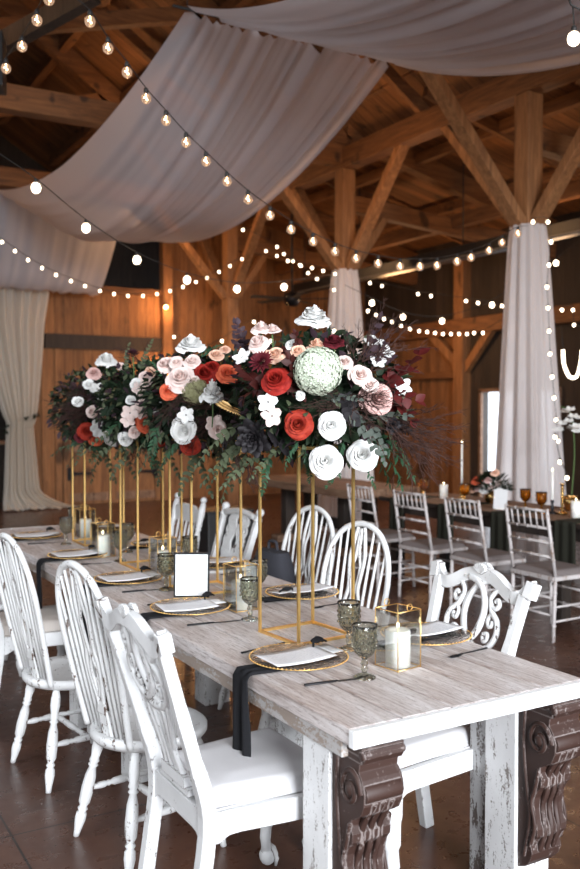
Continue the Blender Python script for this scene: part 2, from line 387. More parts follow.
# rafters and purlins of the nave
for v in [1.5, 3.15, 4.8, 6.5, 8.2, 9.85, 11.5, 13.2]:
    s = .26 if abs((v-3.15)/3.35-round((v-3.15)/3.35)) < .05 else .13
    trim(MB().beam((RU, v, RZ-.15), (PU, v, EZ-.05), s*.6, s), M['beam_x'])
    trim(MB().beam((PU, v, EZ+.2), (SW, v, 4.38-.06), s*.6, s), M['beam_x'])
for k in (.2, .4, .6, .8):
    u = RU+(PU-RU)*k; z = RZ-.06+(EZ+.02-RZ)*k
    trim(MB().beam((u, -2, z), (u, 17, z), .12, .16), M['beam_y'])
for k in (.3, .65):
    u = PU+(SW-PU)*k; z = EZ+.28+(4.4-EZ-.28)*k-.05
    trim(MB().beam((u, -2, z), (u, 15, z), .10, .14), M['beam_y'])
# tie beams, plates, struts
for v in PV:
    zt = 5.2 if v < 7 else 4.90
    trim(MB().beam((-2.6, v, zt), (PU, v, zt), .2, .27), M['beam_x'], .01)
    trim(MB().beam((PU, v, 4.30), (SW, v, 4.0), .15, .22), M['beam_x'], .01)
    trim(MB().beam((RU, v, 5.0), (RU, v, RZ-.2), .18, .18), M['beam_z'])
    trim(MB().beam((RU+.1, v, 5.6), (4.6, v, 6.3), .14, .16), M['beam_x'])
    trim(MB().beam((5.6, v, 4.95), (4.3, v, 6.5), .14, .16), M['beam_x'])
trim(MB().beam(at(-14, 53, 8.6), at(95, -8, 8.0), .12, .17), M['dark_wood'])
trim(MB().beam((PU, -2, PZ+.13), (PU, FW, PZ+.13), .22, .26), M['beam_y'], .01)
trim(MB().beam((8.4, -2, 4.22), (8.4, FW, 4.22), .14, .18), M['beam_y'])
trim(MB().beam((SW-.12, 4, 3.0), (SW-.12, FW, 3.0), .2, .26), M['beam_y'], .01)
trim(MB().beam((SW-.08, 11.85, 2.2), (SW-.08, FW, 2.2), .1, .12), M['beam_y'])
trim(MB().beam((SW-.06, 11.8, 0), (SW-.06, 11.8, 4.2), .24, .24, V((0,1,0))), M['beam_z'], .01)
trim(MB().beam((SW-.06, 11.8, 2.3), (SW-.12, 12.6, 2.95), .1, .14), M['beam_z'])
trim(MB().beam((SW-.06, 11.8, 2.2), (SW-.12, 11.0, 2.95), .1, .14), M['beam_z'])
trim(MB().beam((6.1, FW-.1, 0), (6.1, FW-.1, 4.7), .18, .18, V((0,1,0))), M['beam_z'], .01)
trim(MB().beam((3.7, FW-.04, 3.62), (6.1, FW-.04, 3.62), .14, .10), M['beam_x'])
trim(MB().beam((3.98, FW-.05, 2.72), (6.02, FW-.05, 2.72), .1, .24), M['dark_wood'])
for u in (3.98, 4.2): trim(MB().beam((u, FW-.03, 0), (u, FW-.03, 2.6), .1, .06, V((0,1,0))), M['beam_z'])
# arched double barn door
dm = MB().box(((D0+D1)/2, FW+.03, DZ/2), (D1-D0, .06, DZ)); door = struct('door_1', dm, M['wall_x'])
def arch(x0, x1, zs, zt, w, y, th):
    a, b = (x1-x0)/2, zt-zs; cx = (x0+x1)/2; o = []
    pts = [(x0, 0), (x0, zs)]+[(cx-a*cos(pi*i/16), zs+b*sin(pi*i/16)) for i in range(1, 16)]+[(x1, zs), (x1, 0)]
    m = MB()
    for i in range(len(pts)-1): m.beam((pts[i][0], y, pts[i][1]), (pts[i+1][0], y, pts[i+1][1]), th, w, V((0,1,0)).cross(V((pts[i+1][0]-pts[i][0],0,pts[i+1][1]-pts[i][1]))))
    return m
tag(arch(D0+.05, D1-.05, 1.75, 2.36, .09, FW-.02, .07).build('arched_frame', M['beam_z'], door))
tag(MB().beam(((D0+D1)/2, FW-.03, 0), ((D0+D1)/2, FW-.03, 2.34), .1, .05, V((0,1,0))).build('centre_batten', M['beam_z'], door))
for zz in (.12, .95, 1.7): MB().box(((D0+D1)/2, FW-.015, zz), (D1-D0-.15, .03, .13)).build('cross_batten', M['rustic'], door)
for x0, sg in ((D0+.06, 1), (D1-.06, -1)):
    for z0 in (.52, 1.75): MB().prism([(x0, z0-.11), (x0+sg*.06, z0-.11), (x0+sg*.10, z0-.03), (x0+sg*.42, z0-.012), (x0+sg*.42, z0+.012), (x0+sg*.10, z0+.03), (x0+sg*.06, z0+.11), (x0, z0+.11)], .02, Matrix.Translation((0, FW-.06, 0))).build('strap_hinge', M['black'], door)

# outdoors seen through the side doorway
struct('ground_outside', MB().box((14.5, 10, -.08), (8, 14, .1)), simple('pale_gravel', (.75,.74,.72), .9))

# ------------------------------------------------------------------ posts with knee braces
def post(v, label, braces):
    t = thing('timber_post', (PU, v, 0), 0, label, 'post')
    MB().beam((0,0,0), (0,0,PZ), .20, .20, V((0,1,0))).build('shaft', M['beam_z'], t, .012)
    for dx, dy, h in braces:
        zb = 3.42; a = V((dx*.10, dy*.10, zb)); b = V((dx*h, dy*h, zb+.12+h*1.05)); b.z = min(b.z, 4.76)
        MB().beam(a, b, .10, .145, V((dy, dx, 0)) if True else None).build('knee_brace', M['beam_z'], t, .008)
    return t
BR = [(0,1,1.25), (0,-1,1.25), (-1,0,1.3), (1,0,.7)]
post(PV[1], 'nearest square timber post, rising out of the tall white curtain', BR)
post(PV[2], 'square timber post above the narrow white curtain behind the flowers', BR)
post(PV[3], 'farthest square timber post, uncurtained, glowing against the boarded back wall', BR)

# ------------------------------------------------------------------ fabric swags
def swag(v0, v1, z0, z1, u0, u1, sL, sM, sR, label, zend=None, waves=9, seed=1):
    rr = random.Random(seed); ph = [rr.uniform(0, 6.28) for _ in range(8)]
    def f(s, t):
        # s across width, t along
        par = 4*t*(1-t)
        k = sL+(sM-sL)*min(1, s/.28)**.8 if s < .28 else sM+(sR-sM)*((s-.28)/.72)**1.3
        z = z0+(z1-z0)*t-k*par
        fold = sum(sin(2*pi*s*(waves*(.5+.35*i))+ph[i]+t*1.2) for i in range(4))*.013+.010*sin(2*pi*s*(waves*2.3)+ph[5]+2*sin(t*2+ph[6]))+.008*sin(2*pi*s*waves*4.1+ph[7])
        gather = 1-.10*par
        um = (u0+u1)/2; u = um+(u0+(u1-u0)*s-um)*(gather if s > .5 else 1)
        edge = 0
        if s < .06: edge = (.06-s)/.06*.10*par
        return (u+.01*sin(9*s+t*3), v0+(v1-v0)*t, z+fold*(.4+.8*abs(2*t-1))+edge)
    mb = MB().grid(f, 60, 48)
    return tag(mb.build('fabric_swag', M['sheer']), label, 'fabric swag')
SU0, SU1, SZ = 2.86, 4.84, 4.66
swag(PV[1]-.08, PV[3]-.05, SZ, SZ, SU0, SU1, .50, 1.08, .96, 'sheer white fabric swag dipping low across the nave, upper left of the photo', seed=2)
swag(PV[1]-.20, -.2, SZ, SZ, SU0-.03, SU1+.05, .85, .9, .84, 'sheer white fabric swag passing overhead at the top right, nearest the viewer', seed=3)
swag(PV[3]+.02, 14.62, SZ, 3.9, SU0-.6, SU1-.05, .72, .78, .80, 'farthest sheer fabric swag, hanging brownish above the cream curtain', seed=4)
for v, lb in ((PV[1]-.13, 'dark hanging rod holding the near ends of two fabric swags'), (PV[3], 'dark hanging rod at the far end of the long fabric swag')):
    tag(MB().tube([(SU0-.12, v, SZ+.02), (SU1+.12, v, SZ+.02)], .012, 8).tube([(SU0, v, SZ+.02), (SU0, v, 5.1 if v < 7 else 4.8)], .004, 5).tube([(SU1, v, SZ+.02), (SU1, v, 5.1 if v < 7 else 4.8)], .004, 5).build('hanging_rod', M['wire']), lb, 'rod')

# ------------------------------------------------------------------ curtains on posts
def post_curtain(v, ztop, rt, rb, label, spread=(0, 0), waves=13, seed=1, mat='curtain'):
    rr = random.Random(seed); p1, p2 = rr.uniform(0, 6), rr.uniform(0, 6)
    def f(s, t):
        a = 2*pi*s; e = t**1.15; r = rt+(rb-rt)*t**.85
        w = 1+(.05+.13*t)*sin(waves*a+p1+.5*sin(3*a))+.05*t*sin(5*a+p2)
        z = ztop*(1-t)
        if t < .02: w *= .96
        return (PU+cos(a)*r*w+spread[0]*e, v+sin(a)*r*w+spread[1]*e, max(z, .01))
    return tag(MB().grid(f, 220, 24).build('post_curtain', M[mat]), label, 'curtain')
post_curtain(PV[1], 3.42, .175, .335, 'tall white curtain wrapped around the near post, at right behind the candlelit table', (.03, -.02), seed=2)
post_curtain(PV[2], 3.42, .165, .36, 'narrow white curtain around the post directly behind the flowers', seed=5)
# cream curtain at far left, tied with greenery
def cream(s, t):
    z = 3.62*(1-t); tie = 1.36; a = abs(z-tie)
    if z > tie: w = .20+.42*min(1, (a/2.1))**.75; cx = 3.42+.16*min(1, a/1.6)*-1+.1
    else: w = .20+.10*(a/1.36)+(.30*((a-1.0)/.36)**2 if a > 1.0 else 0); cx = 3.50+.03*a+(.25*((a-1.0)/.36)**2 if a > 1.0 else 0)
    x = cx+(s-.5)*2*w
    y = FW-.36+.06*sin(s*2*pi*9+t*2)+.03*sin(s*2*pi*4)-(.25*((a-1.1)/.26)**2 if z < .26 else 0)
    return (x, y, max(z, .012+.02*abs(sin(s*40))))
ct = thing('tied_curtain', (0, 0, 0), 0, 'cream floor-length curtain tied with greenery beside the arched barn door', 'curtain')
MB().grid(cream, 120, 60).build('curtain_panel', M['cream'], ct)
tb = MB(); rr = random.Random(4)
for i in range(60):
    a = rr.uniform(0, 2*pi); c = V((3.52+.24*cos(a), FW-.36+.12*sin(a), 1.40+.12*cos(a)+rr.uniform(-.05, .05))); d = V((rr.uniform(-1,1), rr.uniform(-1,.3), rr.uniform(-1,1))).normalized()*.09
    sd = d.cross(V((0,0,1))).normalized()*.028; tb.add([c, c+d*.5+sd, c+d, c+d*.5-sd], [(0,1,2,3)])
tb.build('greenery_tie', P['darkgreen'], ct)
tag(MB().tube([(2.6, FW-.3, 3.62), (4.2, FW-.3, 3.62)], .02, 8).build('curtain_rod', M['wire']), 'dark rod carrying the cream curtain on the back wall', 'rod')

# ------------------------------------------------------------------ tables
def farm_table(v0, v1, label, corbels=True):
    U0, U1, T = 1.31, 2.20, .76; um = (U0+U1)/2; L = v1-v0
    t = thing('farm_table', (um, (v0+v1)/2, 0), 0, label, 'table', None)
    hw = (U1-U0)/2; hl = L/2; n = 5; w = (U1-U0-.002)/n; rr = random.Random(int(v0*10))
    for i in range(n):
        x = -hw+w*(i+.5); dz = rr.uniform(-.0012, .0012)
        o = MB().box((0, 0, 0), (w-.008, L-.054, .046)).build('plank', M['top'], t, .003); o.location = (x, 0, T-.023+dz)
    for sg in (-1, 1):
        MB().box((0, sg*(hl-.0125), T-.0235), (U1-U0, .025, .047)).build('end_board', M['tableend'], t, .003)
        MB().box((sg*(hw-.022), 0, T-.047-.022), (.026, L-.14, .045)).build('apron', M['apron'], t, .002)
    for sx in (-1, 1):
        for sy in (-1, 1):
            x = sx*(hw-.095); y = (-(hl-.22), 3.67-(v0+v1)/2)[sy > 0] if corbels else (4.44-(v0+v1)/2, hl-.22)[sy > 0]
            MB().box((x, y, (T-.047)/2), (.15, .14, T-.047)).build('leg', M['tableleg'], t, .004)
            if sx > 0 and sy < 0 and corbels: MB().box((x, y-sy*.115, (T-.047)/2), (.12, .088, T-.047)).build('inner_leg', M['greypost'], t, .003)
    if corbels:
        prof = [(0,.705),(.195,.705),(.20,.685),(.185,.668),(.165,.662),(.160,.640),(.178,.622),(.192,.590),(.190,.555),(.172,.527),(.145,.512),(.118,.500),
                (.112,.480),(.125,.462),(.122,.438),(.102,.420),(.088,.395),(.084,.360),(.090,.325),(.104,.300),(.104,.278),(.086,.262),(.072,.240),(.078,.215),(.066,.188),(.040,.165),(.0,.150)]
        for sx in (-1, 1):
            x = sx*(hw-.095); y0 = -(hl-.22)-.07
            Mx = Matrix.Translation((x, y0, 0)) @ Matrix(((0,1,0,0),(-1,0,0,0),(0,0,1,0),(0,0,0,1)))
            c = MB().prism([(a*.80, b) for a, b in prof], .128, Mx)
            c.box((x, y0-.075, .700), (.138, .150, .022)); c.box((x, y0-.072, .676), (.130, .142, .02))
            for e in (-1, 1):
                xx = x+e*.066
                # raised volute spiral and leaf ridges on each cheek
                sp = [(xx, y0-.092-.050*(1-k/26)*cos(k*.42), .585+.060*(1-k/26)*sin(k*.42)) for k in range(24)]
                c.tube(sp, .008, 6); c.ball((xx, y0-.092, .585), (.012, .020, .020), 10, 6)
                c.tube(spline([(xx, y0-.03, .66), (xx, y0-.025, .55), (xx, y0-.04, .42), (xx, y0-.055, .33), (xx, y0-.03, .2)], 6), .006, 6)
                c.tube(spline([(xx, y0-.09, .49), (xx, y0-.075, .43), (xx, y0-.06, .38), (xx, y0-.075, .31), (xx, y0-.055, .24)], 6), .007, 6)
            c.tube([(x-.070, y0-.146, .69), (x+.070, y0-.146, .69)], .012, 10)
            c.tube([(x-.060, y0-.137, .585), (x+.060, y0-.137, .585)], .027, 12)
            for q in (-.028, 0, .028): c.tube(spline([(x+q, y0-.150, .56), (x+q, y0-.097, .48), (x+q, y0-.088, .42), (x+q, y0-.068, .36), (x+q, y0-.080, .29), (x+q, y0-.058, .22)], 5), .011, 6)
            tag(c.build('corbel', M['corbel'], t, .003), 'carved dark brown scroll corbel')
    return t
farm_table(1.91, 4.175, 'near whitewashed plank farm table with carved brown scroll corbels at its end', True)
farm_table(4.185, 6.45, 'farther whitewashed plank farm table, end to end behind the near one', False)

# ------------------------------------------------------------------ chairs
TP = M['paint']
def lean(z, z0=.46, y0=-.21, k=.305): return y0-(z-z0)*k if z > z0 else y0-(z0-z)*.10
def strand(mb, pts, r=.011, flat=.8, yoff=0):
    q = spline(pts, 5); q = [V((p.x, lean(p.z)+yoff, p.z)) for p in q]
    mb.tube(q, r, 6, flat=flat, side=V((0,1,0)))
def claw_leg(a, z0=.44):
    # a = +-1 side, front leg. returns MB at origin top
    pts = [(0,0,z0), (a*.008,.012,z0-.05), (a*.028,.030,z0-.13), (a*.020,.024,z0-.22), (a*.002,.004,z0-.30), (a*-.004,-.002,.10), (a*.008,.010,.06)]
    return MB().tube(spline(pts, 5), [.036]*5+[.037]*5+[.033]*5+[.026]*5+[.020]*5+[.018]*5+[.022], 10).ball((a*.010,.014,.036), (.030,.030,.034), 12, 8)
def carved_chair(seatmat, style='loop'):
    t = thing('carved_chair')
    for s in (-1, 1):
        # rear leg + back post in one timber
        pts = [(s*.19, -.27, 0), (s*.19, -.235, .22), (s*.192, -.212, .44), (s*.20, lean(.62), .62), (s*.212, lean(.80), .80), (s*.226, lean(.955), .955)]
        m = MB().tube(spline(pts, 4), [.030]*8+[.031]*4+[.027]*4+[.025]*5, 4, flat=1.0, side=V((0,1,0)))
        m.build('back_post', TP, t, .004)
        lg = claw_leg(s)
        for e in range(3):
            an = radians(40+50*e)*(1); d = V((s*cos(an), sin(an), 0))
            lg.tube([V((s*.010,.014,.075)), V((s*.010,.014,.055))+d*.024, V((s*.010,.014,.03))+d*.034, V((s*.010,.014,.004))+d*.030], [.009,.010,.009,.005], 6)
        o = lg.build('leg', TP, t); o.location = (s*.225, .205, 0)
    # seat frame with scalloped apron
    def apron(p0, p1):
        n = 14; p0, p1 = V(p0), V(p1); L = (p1-p0).length; out = [(0, .455), (L, .455)]
        for i in range(n+1):
            x = L*(1-i/n); q = min(x, L-x)/L; out.append((x, .385-(.022 if q < .10 else (.022*(1-(q-.10)/.05) if q < .15 else 0))))
        d = (p1-p0).normalized(); nn = V((-d.y, d.x, 0)); Mx = Matrix(((d.x, nn.x, 0, p0.x), (d.y, nn.y, 0, p0.y), (0, 0, 1, 0), (0, 0, 0, 1)))
        return MB().prism(out, .026, Mx)
    fr = apron((-.245,.235,0), (.245,.235,0)); fr.merge(apron((.195,-.215,0), (.245,.235,0))); fr.merge(apron((-.245,.235,0), (-.195,-.215,0))); fr.merge(apron((.20,-.215,0), (-.20,-.215,0)))
    fr.build('seat_frame', TP, t, .003)
    def cush(s, q):
        y = -.205+.445*q; w = .182+.055*q; x = (s*2-1)*w; e = min(1-abs(2*s-1), 1-abs(2*q-1))*2
        return (x, y, .458+.042*min(1, e*3.2)**.5+.012*min(1, e))
    cm = MB().grid(cush, 26, 26); cm.box((0, .015, .452), (.40, .43, .012))
    cm.build('seat_cushion', seatmat, t)
    # crest rail
    m = MB()
    if style == 'loop':
        c = [(-.262,1.000),(-.245,.992),(-.215,.962),(-.175,.950),(-.13,.966),(-.08,.992),(-.03,1.004),(0,1.004),(.03,1.004),(.08,.992),(.13,.966),(.175,.950),(.215,.962),(.245,.992),(.262,1.000)]
        q = spline(c, 4); q = [V((p.x, lean(p.z), p.z-.012)) for p in q]
        m.tube(q, [.034 if 8 < i < len(q)-9 else .030 for i in range(len(q))], 4, flat=.62, side=V((0,1,0)))
        for s in (-1, 1): m.beam((s*.246, lean(.945), .945), (s*.256, lean(1.0), 1.0), .040, .040, V((0,1,0)))
        for i in range(7):
            a = radians(-60+20*i); m.tube([(0, lean(1.0)+.012, .995), (sin(a)*.038, lean(1.0)+.014, .998+cos(a)*.036)], [.006,.009], 6)
            m.tube([(0, lean(1.0)-.014, .995), (sin(a)*.038, lean(1.0)-.014, .998+cos(a)*.036)], [.006,.009], 6)
        m.build('crest_rail', TP, t, .004)
        sp = MB()
        for s in (-1, 1):
            for off, r in ((0, .0125), (.024, .010)):
                strand(sp, [(s*(.06+off), .975), (s*(-.0+off*.5), .962), (s*(-.042-off*.3), .91), (s*(-.052-off*.3), .85), (s*(-.030-off*.3), .785), (s*.012, .748), (s*.045, .742)], r, yoff=.004*s)
            strand(sp, [(s*.130, .962), (s*.092, .945), (s*.072, .918), (s*.080, .893), (s*.105, .885), (s*.118, .900), (s*.108, .915), (s*.097, .906)], .010)
            strand(sp, [(s*.075, .905), (s*.090, .872), (s*.122, .845), (s*.134, .805), (s*.118, .765), (s*.080, .738), (s*.035, .725), (s*.0, .722)], .012)
            strand(sp, [(s*.095, .868), (s*.080, .845), (s*.088, .822), (s*.104, .826), (s*.102, .842)], .009)
            strand(sp, [(s*.070, .79), (s*.090, .795), (s*.094, .775), (s*.078, .768), (s*.07, .785)], .009)
            strand(sp, [(s*.050, .742), (s*.062, .70), (s*.048, .63), (s*.046, .57), (s*.062, .51)], .012)
            strand(sp, [(s*.018, .742), (s*.026, .69), (s*.018, .62), (s*.018, .55), (s*.026, .51)], .010)
            strand(sp, [(s*.105, .752), (s*.092, .70), (s*.066, .63), (s*.058, .60)], .010)
        sp.box((0, lean(.505), .503), (.17, .030, .035)); sp.box((0, lean(.48), .478), (.21, .036, .02))
        sp.build('pierced_splat', TP, t)
    elif style == 'knob':
        for s in (-1, 1): m.ball((s*.228, lean(.985), .985), .026, 10, 8); m.lathe([(.02,0),(.028,.3),(.018,.6),(.022,1)], 10, V((s*.226, lean(.93), .93)), V((0,-.2,1)), .035)
        m.tube([V((x, lean(.95), .955+.018*cos(x*9))) for x in [i*.04-.2 for i in range(11)]], .020, 8)
        m.build('crest_rail', TP, t)
        sp = MB()
        for s in (-1, 1):
            for j in range(4):
                x = .02+.028*j; strand(sp, [(s*x*.4, .975), (s*(x+.02), .92), (s*(x-.012), .86), (s*(x+.024), .79), (s*(x-.008), .72), (s*(x+.012), .64), (s*x*.7, .56), (s*x*.7, .49)], .0125)
            strand(sp, [(s*.105,.90),(s*.13,.86),(s*.11,.82),(s*.09,.84)], .010); strand(sp, [(s*.10,.78),(s*.13,.74),(s*.11,.70),(s*.09,.72)], .010)
        sp.box((0, lean(.49), .49), (.15, .03, .05)); sp.build('carved_splat', TP, t)
    return t

def turned(m, a, b, r=.018, n=10):
    a, b = V(a), V(b); prof = [(.55,0),(.62,.05),(1.0,.16),(.95,.22),(.62,.24),(.95,.265),(.62,.29),(1.05,.33),(1.15,.45),(1.0,.58),(.62,.66),(.95,.68),(.62,.70),(.95,.72),(.75,.75),(1.02,.84),(.95,.92),(.6,1.0)]
    m.lathe([(p*r, t) for p, t in prof], n, a, b-a, (b-a).length); return m
def windsor():
    t = thing('windsor_chair'); W = M['paint_w']
    # saddle seat
    N = 36; m = MB(); rings = []
    def rim(a, k, z):
        x = .222*sin(a); y = .215*cos(a); 
        if y < 0: x *= 1-.10*(-y/.215)
        return V((x*k, y*k+.01, z))
    lv = [(0,.432),(.55,.428),(.80,.437),(.95,.448),(1.0,.440),(1.0,.422),(.93,.404),(.6,.400),(0,.400)]
    vs = [rim(2*pi*i/N, k, z) for k, z in lv for i in range(N)]
    m.add(vs, [(j*N+i, j*N+(i+1)%N, (j+1)*N+(i+1)%N, (j+1)*N+i) for j in range(len(lv)-1) for i in range(N)], True)
    m.build('seat', W, t)
    # hoop
    hk = [(-.165,.43),(-.182,.56),(-.198,.70),(-.203,.83),(-.176,.945),(-.108,1.03),(0,1.062),(.108,1.03),(.176,.945),(.203,.83),(.198,.70),(.182,.56),(.165,.43)]
    hq = spline(hk, 5); q = [V((p.x, -.155-(p.z-.44)*.21, p.z)) for p in hq]
    MB().tube(q, .0145, 8, side=V((0,1,0)), flat=.85).build('hoop', W, t)
    def top_z(x): return max(p.z for p in hq if abs(p.x-x) < .022 and p.z > .8)
    for x0 in (-.13, -.095, -.062, .062, .095, .13):
        x1 = x0*1.32; z1 = top_z(x1)-.005; a = V((x0, -.150, .44)); b = V((x1, -.155-(z1-.44)*.21, z1))
        MB().tube([a, a.lerp(b, .35), b], [.0065,.0085,.0055], 7).build('spindle', W, t)
    sp = MB(); yy = lambda z: -.155-(z-.44)*.21
    def st(pts, r=.009):
        s2 = spline(pts, 5); sp.tube([V((p.x, yy(p.z), p.z)) for p in s2], r, 6, flat=.6, side=V((0,1,0)))
    for s in (-1, 1):
        st([(s*.030,.43),(s*.026,.50),(s*.020,.56),(s*.034,.62),(s*.044,.70),(s*.030,.76),(s*.036,.82),(s*.046,.90),(s*.036,.97),(s*.020,1.045)], .011)
        st([(0,.58),(s*.014,.62),(s*.024,.68),(s*.006,.73),(s*.018,.78),(s*.026,.86),(s*.010,.92),(s*.004,1.04)], .009)
    for z in (.46,.50,.54): sp.box((0, yy(z), z), (.055, .012, .045))
    sp.build('pierced_splat', W, t)
    feet = []
    for sx in (-1, 1):
        for sy in (-1, 1):
            a = V((sx*.13, sy*.125+.01, .405)); b = V((sx*.205, sy*.195+.01, 0)); feet.append((a, b))
            turned(MB(), b, a, .021).build('leg', W, t)
    mid = [a.lerp(b, .55) for a, b in feet]
    for i, j in ((0,1),(2,3)): turned(MB(), mid[i], mid[j], .013).build('stretcher', W, t)
    turned(MB(), mid[0].lerp(mid[1], .5), mid[2].lerp(mid[3], .5), .013).build('stretcher', W, t)
    return t
def farmhouse():
    t = thing('spindle_back_chair'); W = M['paint']
    MB().box((0, .01, .43), (.43, .42, .035)).build('seat', W, t, .012)
    for s in (-1, 1):
        b = V((s*.20, -.30, .99)); a = V((s*.185, -.18, .43)); turned(MB(), a, b, .024).ball(b+V((0,0,.01)), .022, 10, 6).build('back_post', W, t)
        for sy in (-1, 1): turned(MB(), (s*.20, sy*.19, 0), (s*.15, sy*.15, .42), .023).build('leg', W, t)
    MB().prism([(-.195,.84),(.195,.84),(.195,.92),(.12,.955),(.05,.965),(-.05,.965),(-.12,.955),(-.195,.92)], .022, Matrix.Translation((0,-.283,0))).build('crest_rail', W, t, .006)
    for x in (-.12,-.06,0,.06,.12): turned(MB(), (x*.85, -.185, .44), (x, -.275, .85), .010, 8).build('spindle', W, t)
    for s in (-1, 1): MB().tube([(s*.18,-.17,.2),(s*.18,.17,.2)], .011, 8).build('stretcher', W, t)
    return t
def chiavari():
    t = thing('chiavari_chair'); W = CH; k = .20
    def bam(m, a, b, r, nr=4):
        a, b = V(a), V(b); m.tube([a, b], r, 8)
        for i in range(1, nr): m.lathe([(r, 0), (r*1.45, .5), (r, 1)], 8, a.lerp(b, i/nr)-(b-a).normalized()*.006, b-a, .012)
        return m
    for s in (-1, 1):
        a = V((s*k, -.20, 0)); c = V((s*k, -.185, .45)); b = V((s*k*.97, -.265, .92))
        bam(bam(MB(), a, c, .0135), c, b, .0125).build('back_post', W, t)
        bam(MB(), (s*.195, .20, 0), (s*.19, .185, .44), .0135).build('leg', W, t)
        for z in (.14, .24): bam(MB(), (s*k, -.195, z), (s*.194, .195, z), .008, 3).build('side_stretcher', W, t)
    for y in (-.19, .19):
        for z in (.18, .30): bam(MB(), (-k, y, z), (k, y, z), .008, 3).build('cross_stretcher', W, t)
    yb = lambda z: -.185-(z-.45)*.17
    for z in (.905, .785, .685, .585): bam(MB(), (-k, yb(z), z), (k, yb(z), z), .0095, 4).build('back_rail', W, t)
    for i in range(6):
        x = -.145+.058*i; bam(MB(), (x, yb(.785), .785), (x, yb(.905), .905), .0062, 2).build('spindle', W, t)
    fm = MB().beam((-k,-.19,.435), (k,-.19,.435), .03, .03).beam((-k,.19,.435), (k,.19,.435), .03, .03).beam((-k,-.2,.435), (-k,.2,.435), .03, .03).beam((k,-.2,.435), (k,.2,.435), .03, .03)
    fm.build('seat_frame', W, t, .004)
    def cu(s, q):
        e = min(1-abs(2*s-1), 1-abs(2*q-1)); return ((s-.5)*.40, (q-.5)*.40, .452+.035*min(1, e*6)**.5)
    MB().grid(cu, 18, 18).box((0,0,.449), (.39,.39,.008)).build('seat_cushion', M['cushion'], t)
    return t
CH = paint('limewashed_chiavari', (.50,.46,.45), (.24,.16,.12), .60, 30, edge=False)
def place(o, u, v, ang, label, group=None):
    o.location = (u, v, 0); o.rotation_euler = (0, 0, radians(ang)); o['label'] = label; o['category'] = 'chair'
    if group: o['group'] = group
    elif 'group' in o: del o['group']
    return o
A0 = carved_chair(M['seat']); A1 = None
W0 = windsor(); K0 = carved_chair(M['beige'], 'knob'); K0.name = 'carved_chair'; E0 = farmhouse(); C0 = chiavari()
index_kids()
G1 = 'mismatched white chairs around the farm tables'
R1c = copy_tree(A0); WL1 = copy_tree(W0); WR1 = copy_tree(W0); WR2 = copy_tree(W0); B4 = carved_chair(M['beige']); E1 = copy_tree(E0)
place(A0, 1.285, 2.49, -90, 'white carved chair with pale cushion at near left, black napkin hanging over it', G1)
place(R1c, 1.91, 2.49, 90, 'white carved chair with open scrolled back, alone at the near right of table', G1)
place(W0, 1.20, 3.10, -82, 'white hoop-back windsor chair on left side, next to the near carved chair', G1)
place(WL1, 1.16, 3.93, -83, 'white hoop-back windsor chair on left side, farther and cut by the photo edge', G1)
place(B4, 1.22, 4.80, -90, 'beige-seated carved chair at the left edge, beyond both left windsor chairs', G1)
place(E1, 1.12, 5.62, -90, 'last white chair on the left side, its turned post at the photo edge', G1)
place(WR1, 2.14, 3.40, 102, 'white hoop-back windsor chair on right side with the fully visible arched back', G1)
place(WR2, 2.31, 4.12, 99, 'white hoop-back windsor chair on right side holding the dark bag', G1)
place(K0, 2.16, 4.90, 90, 'white chair with knobbed posts and heavily carved splat behind the middle goblets', G1)
place(E0, 2.18, 5.56, 92, 'white chair with plain crest board and spindles, farthest on the right side', G1)
G2 = 'chiavari chairs along the dark table'
for i, (v, a, lb) in enumerate([(4.57, -90, 'limewashed chiavari chair nearest the right edge of the photo'), (5.24, -91, 'limewashed chiavari chair in front of the white sign card, second from right'),
        (5.90, -89, 'limewashed chiavari chair second from the left of the chiavari row'), (6.60, -92, 'leftmost limewashed chiavari chair, partly behind the gold stand')]):
    o = C0 if i == 0 else copy_tree(C0); place(o, 4.85, v, a, lb, G2)

# ------------------------------------------------------------------ dark bag on chair
bg = thing('backpack', (2.33, 4.16, .448), radians(6), 'charcoal backpack with a small pale tag, sitting on a windsor chair', 'bag')
def bagf(s, q):
    a = 2*pi*s; z = .40*q; w = .16*(1-.25*max(0, q-.6)/.4)*(.97 if q < .05 else 1); d = .075*(1-.45*q*q)
    c, n = cos(a), sin(a); c = math.copysign(abs(c)**.6, c); n = math.copysign(abs(n)**.6, n)
    return (n*d+.01*sin(7*q+a), c*w, z)
bm = MB().grid(bagf, 28, 12); n0 = len(bm.v)
bm.add([(0,0,.41)]+[bagf(i/28, 1) for i in range(28)], [(0, 1+i, 1+(i+1)%28) for i in range(28)]); bm.build('body', M['bag'], bg)
MB().tube(spline([(.0,-.04,.40),(.0,-.03,.445),(.0,.03,.445),(0,.04,.40)], 5), .009, 6).build('handle', M['bag'], bg)
MB().box((-.078, -.03, .27), (.004, .036, .05)).build('tag', M['paper'], bg, .002)

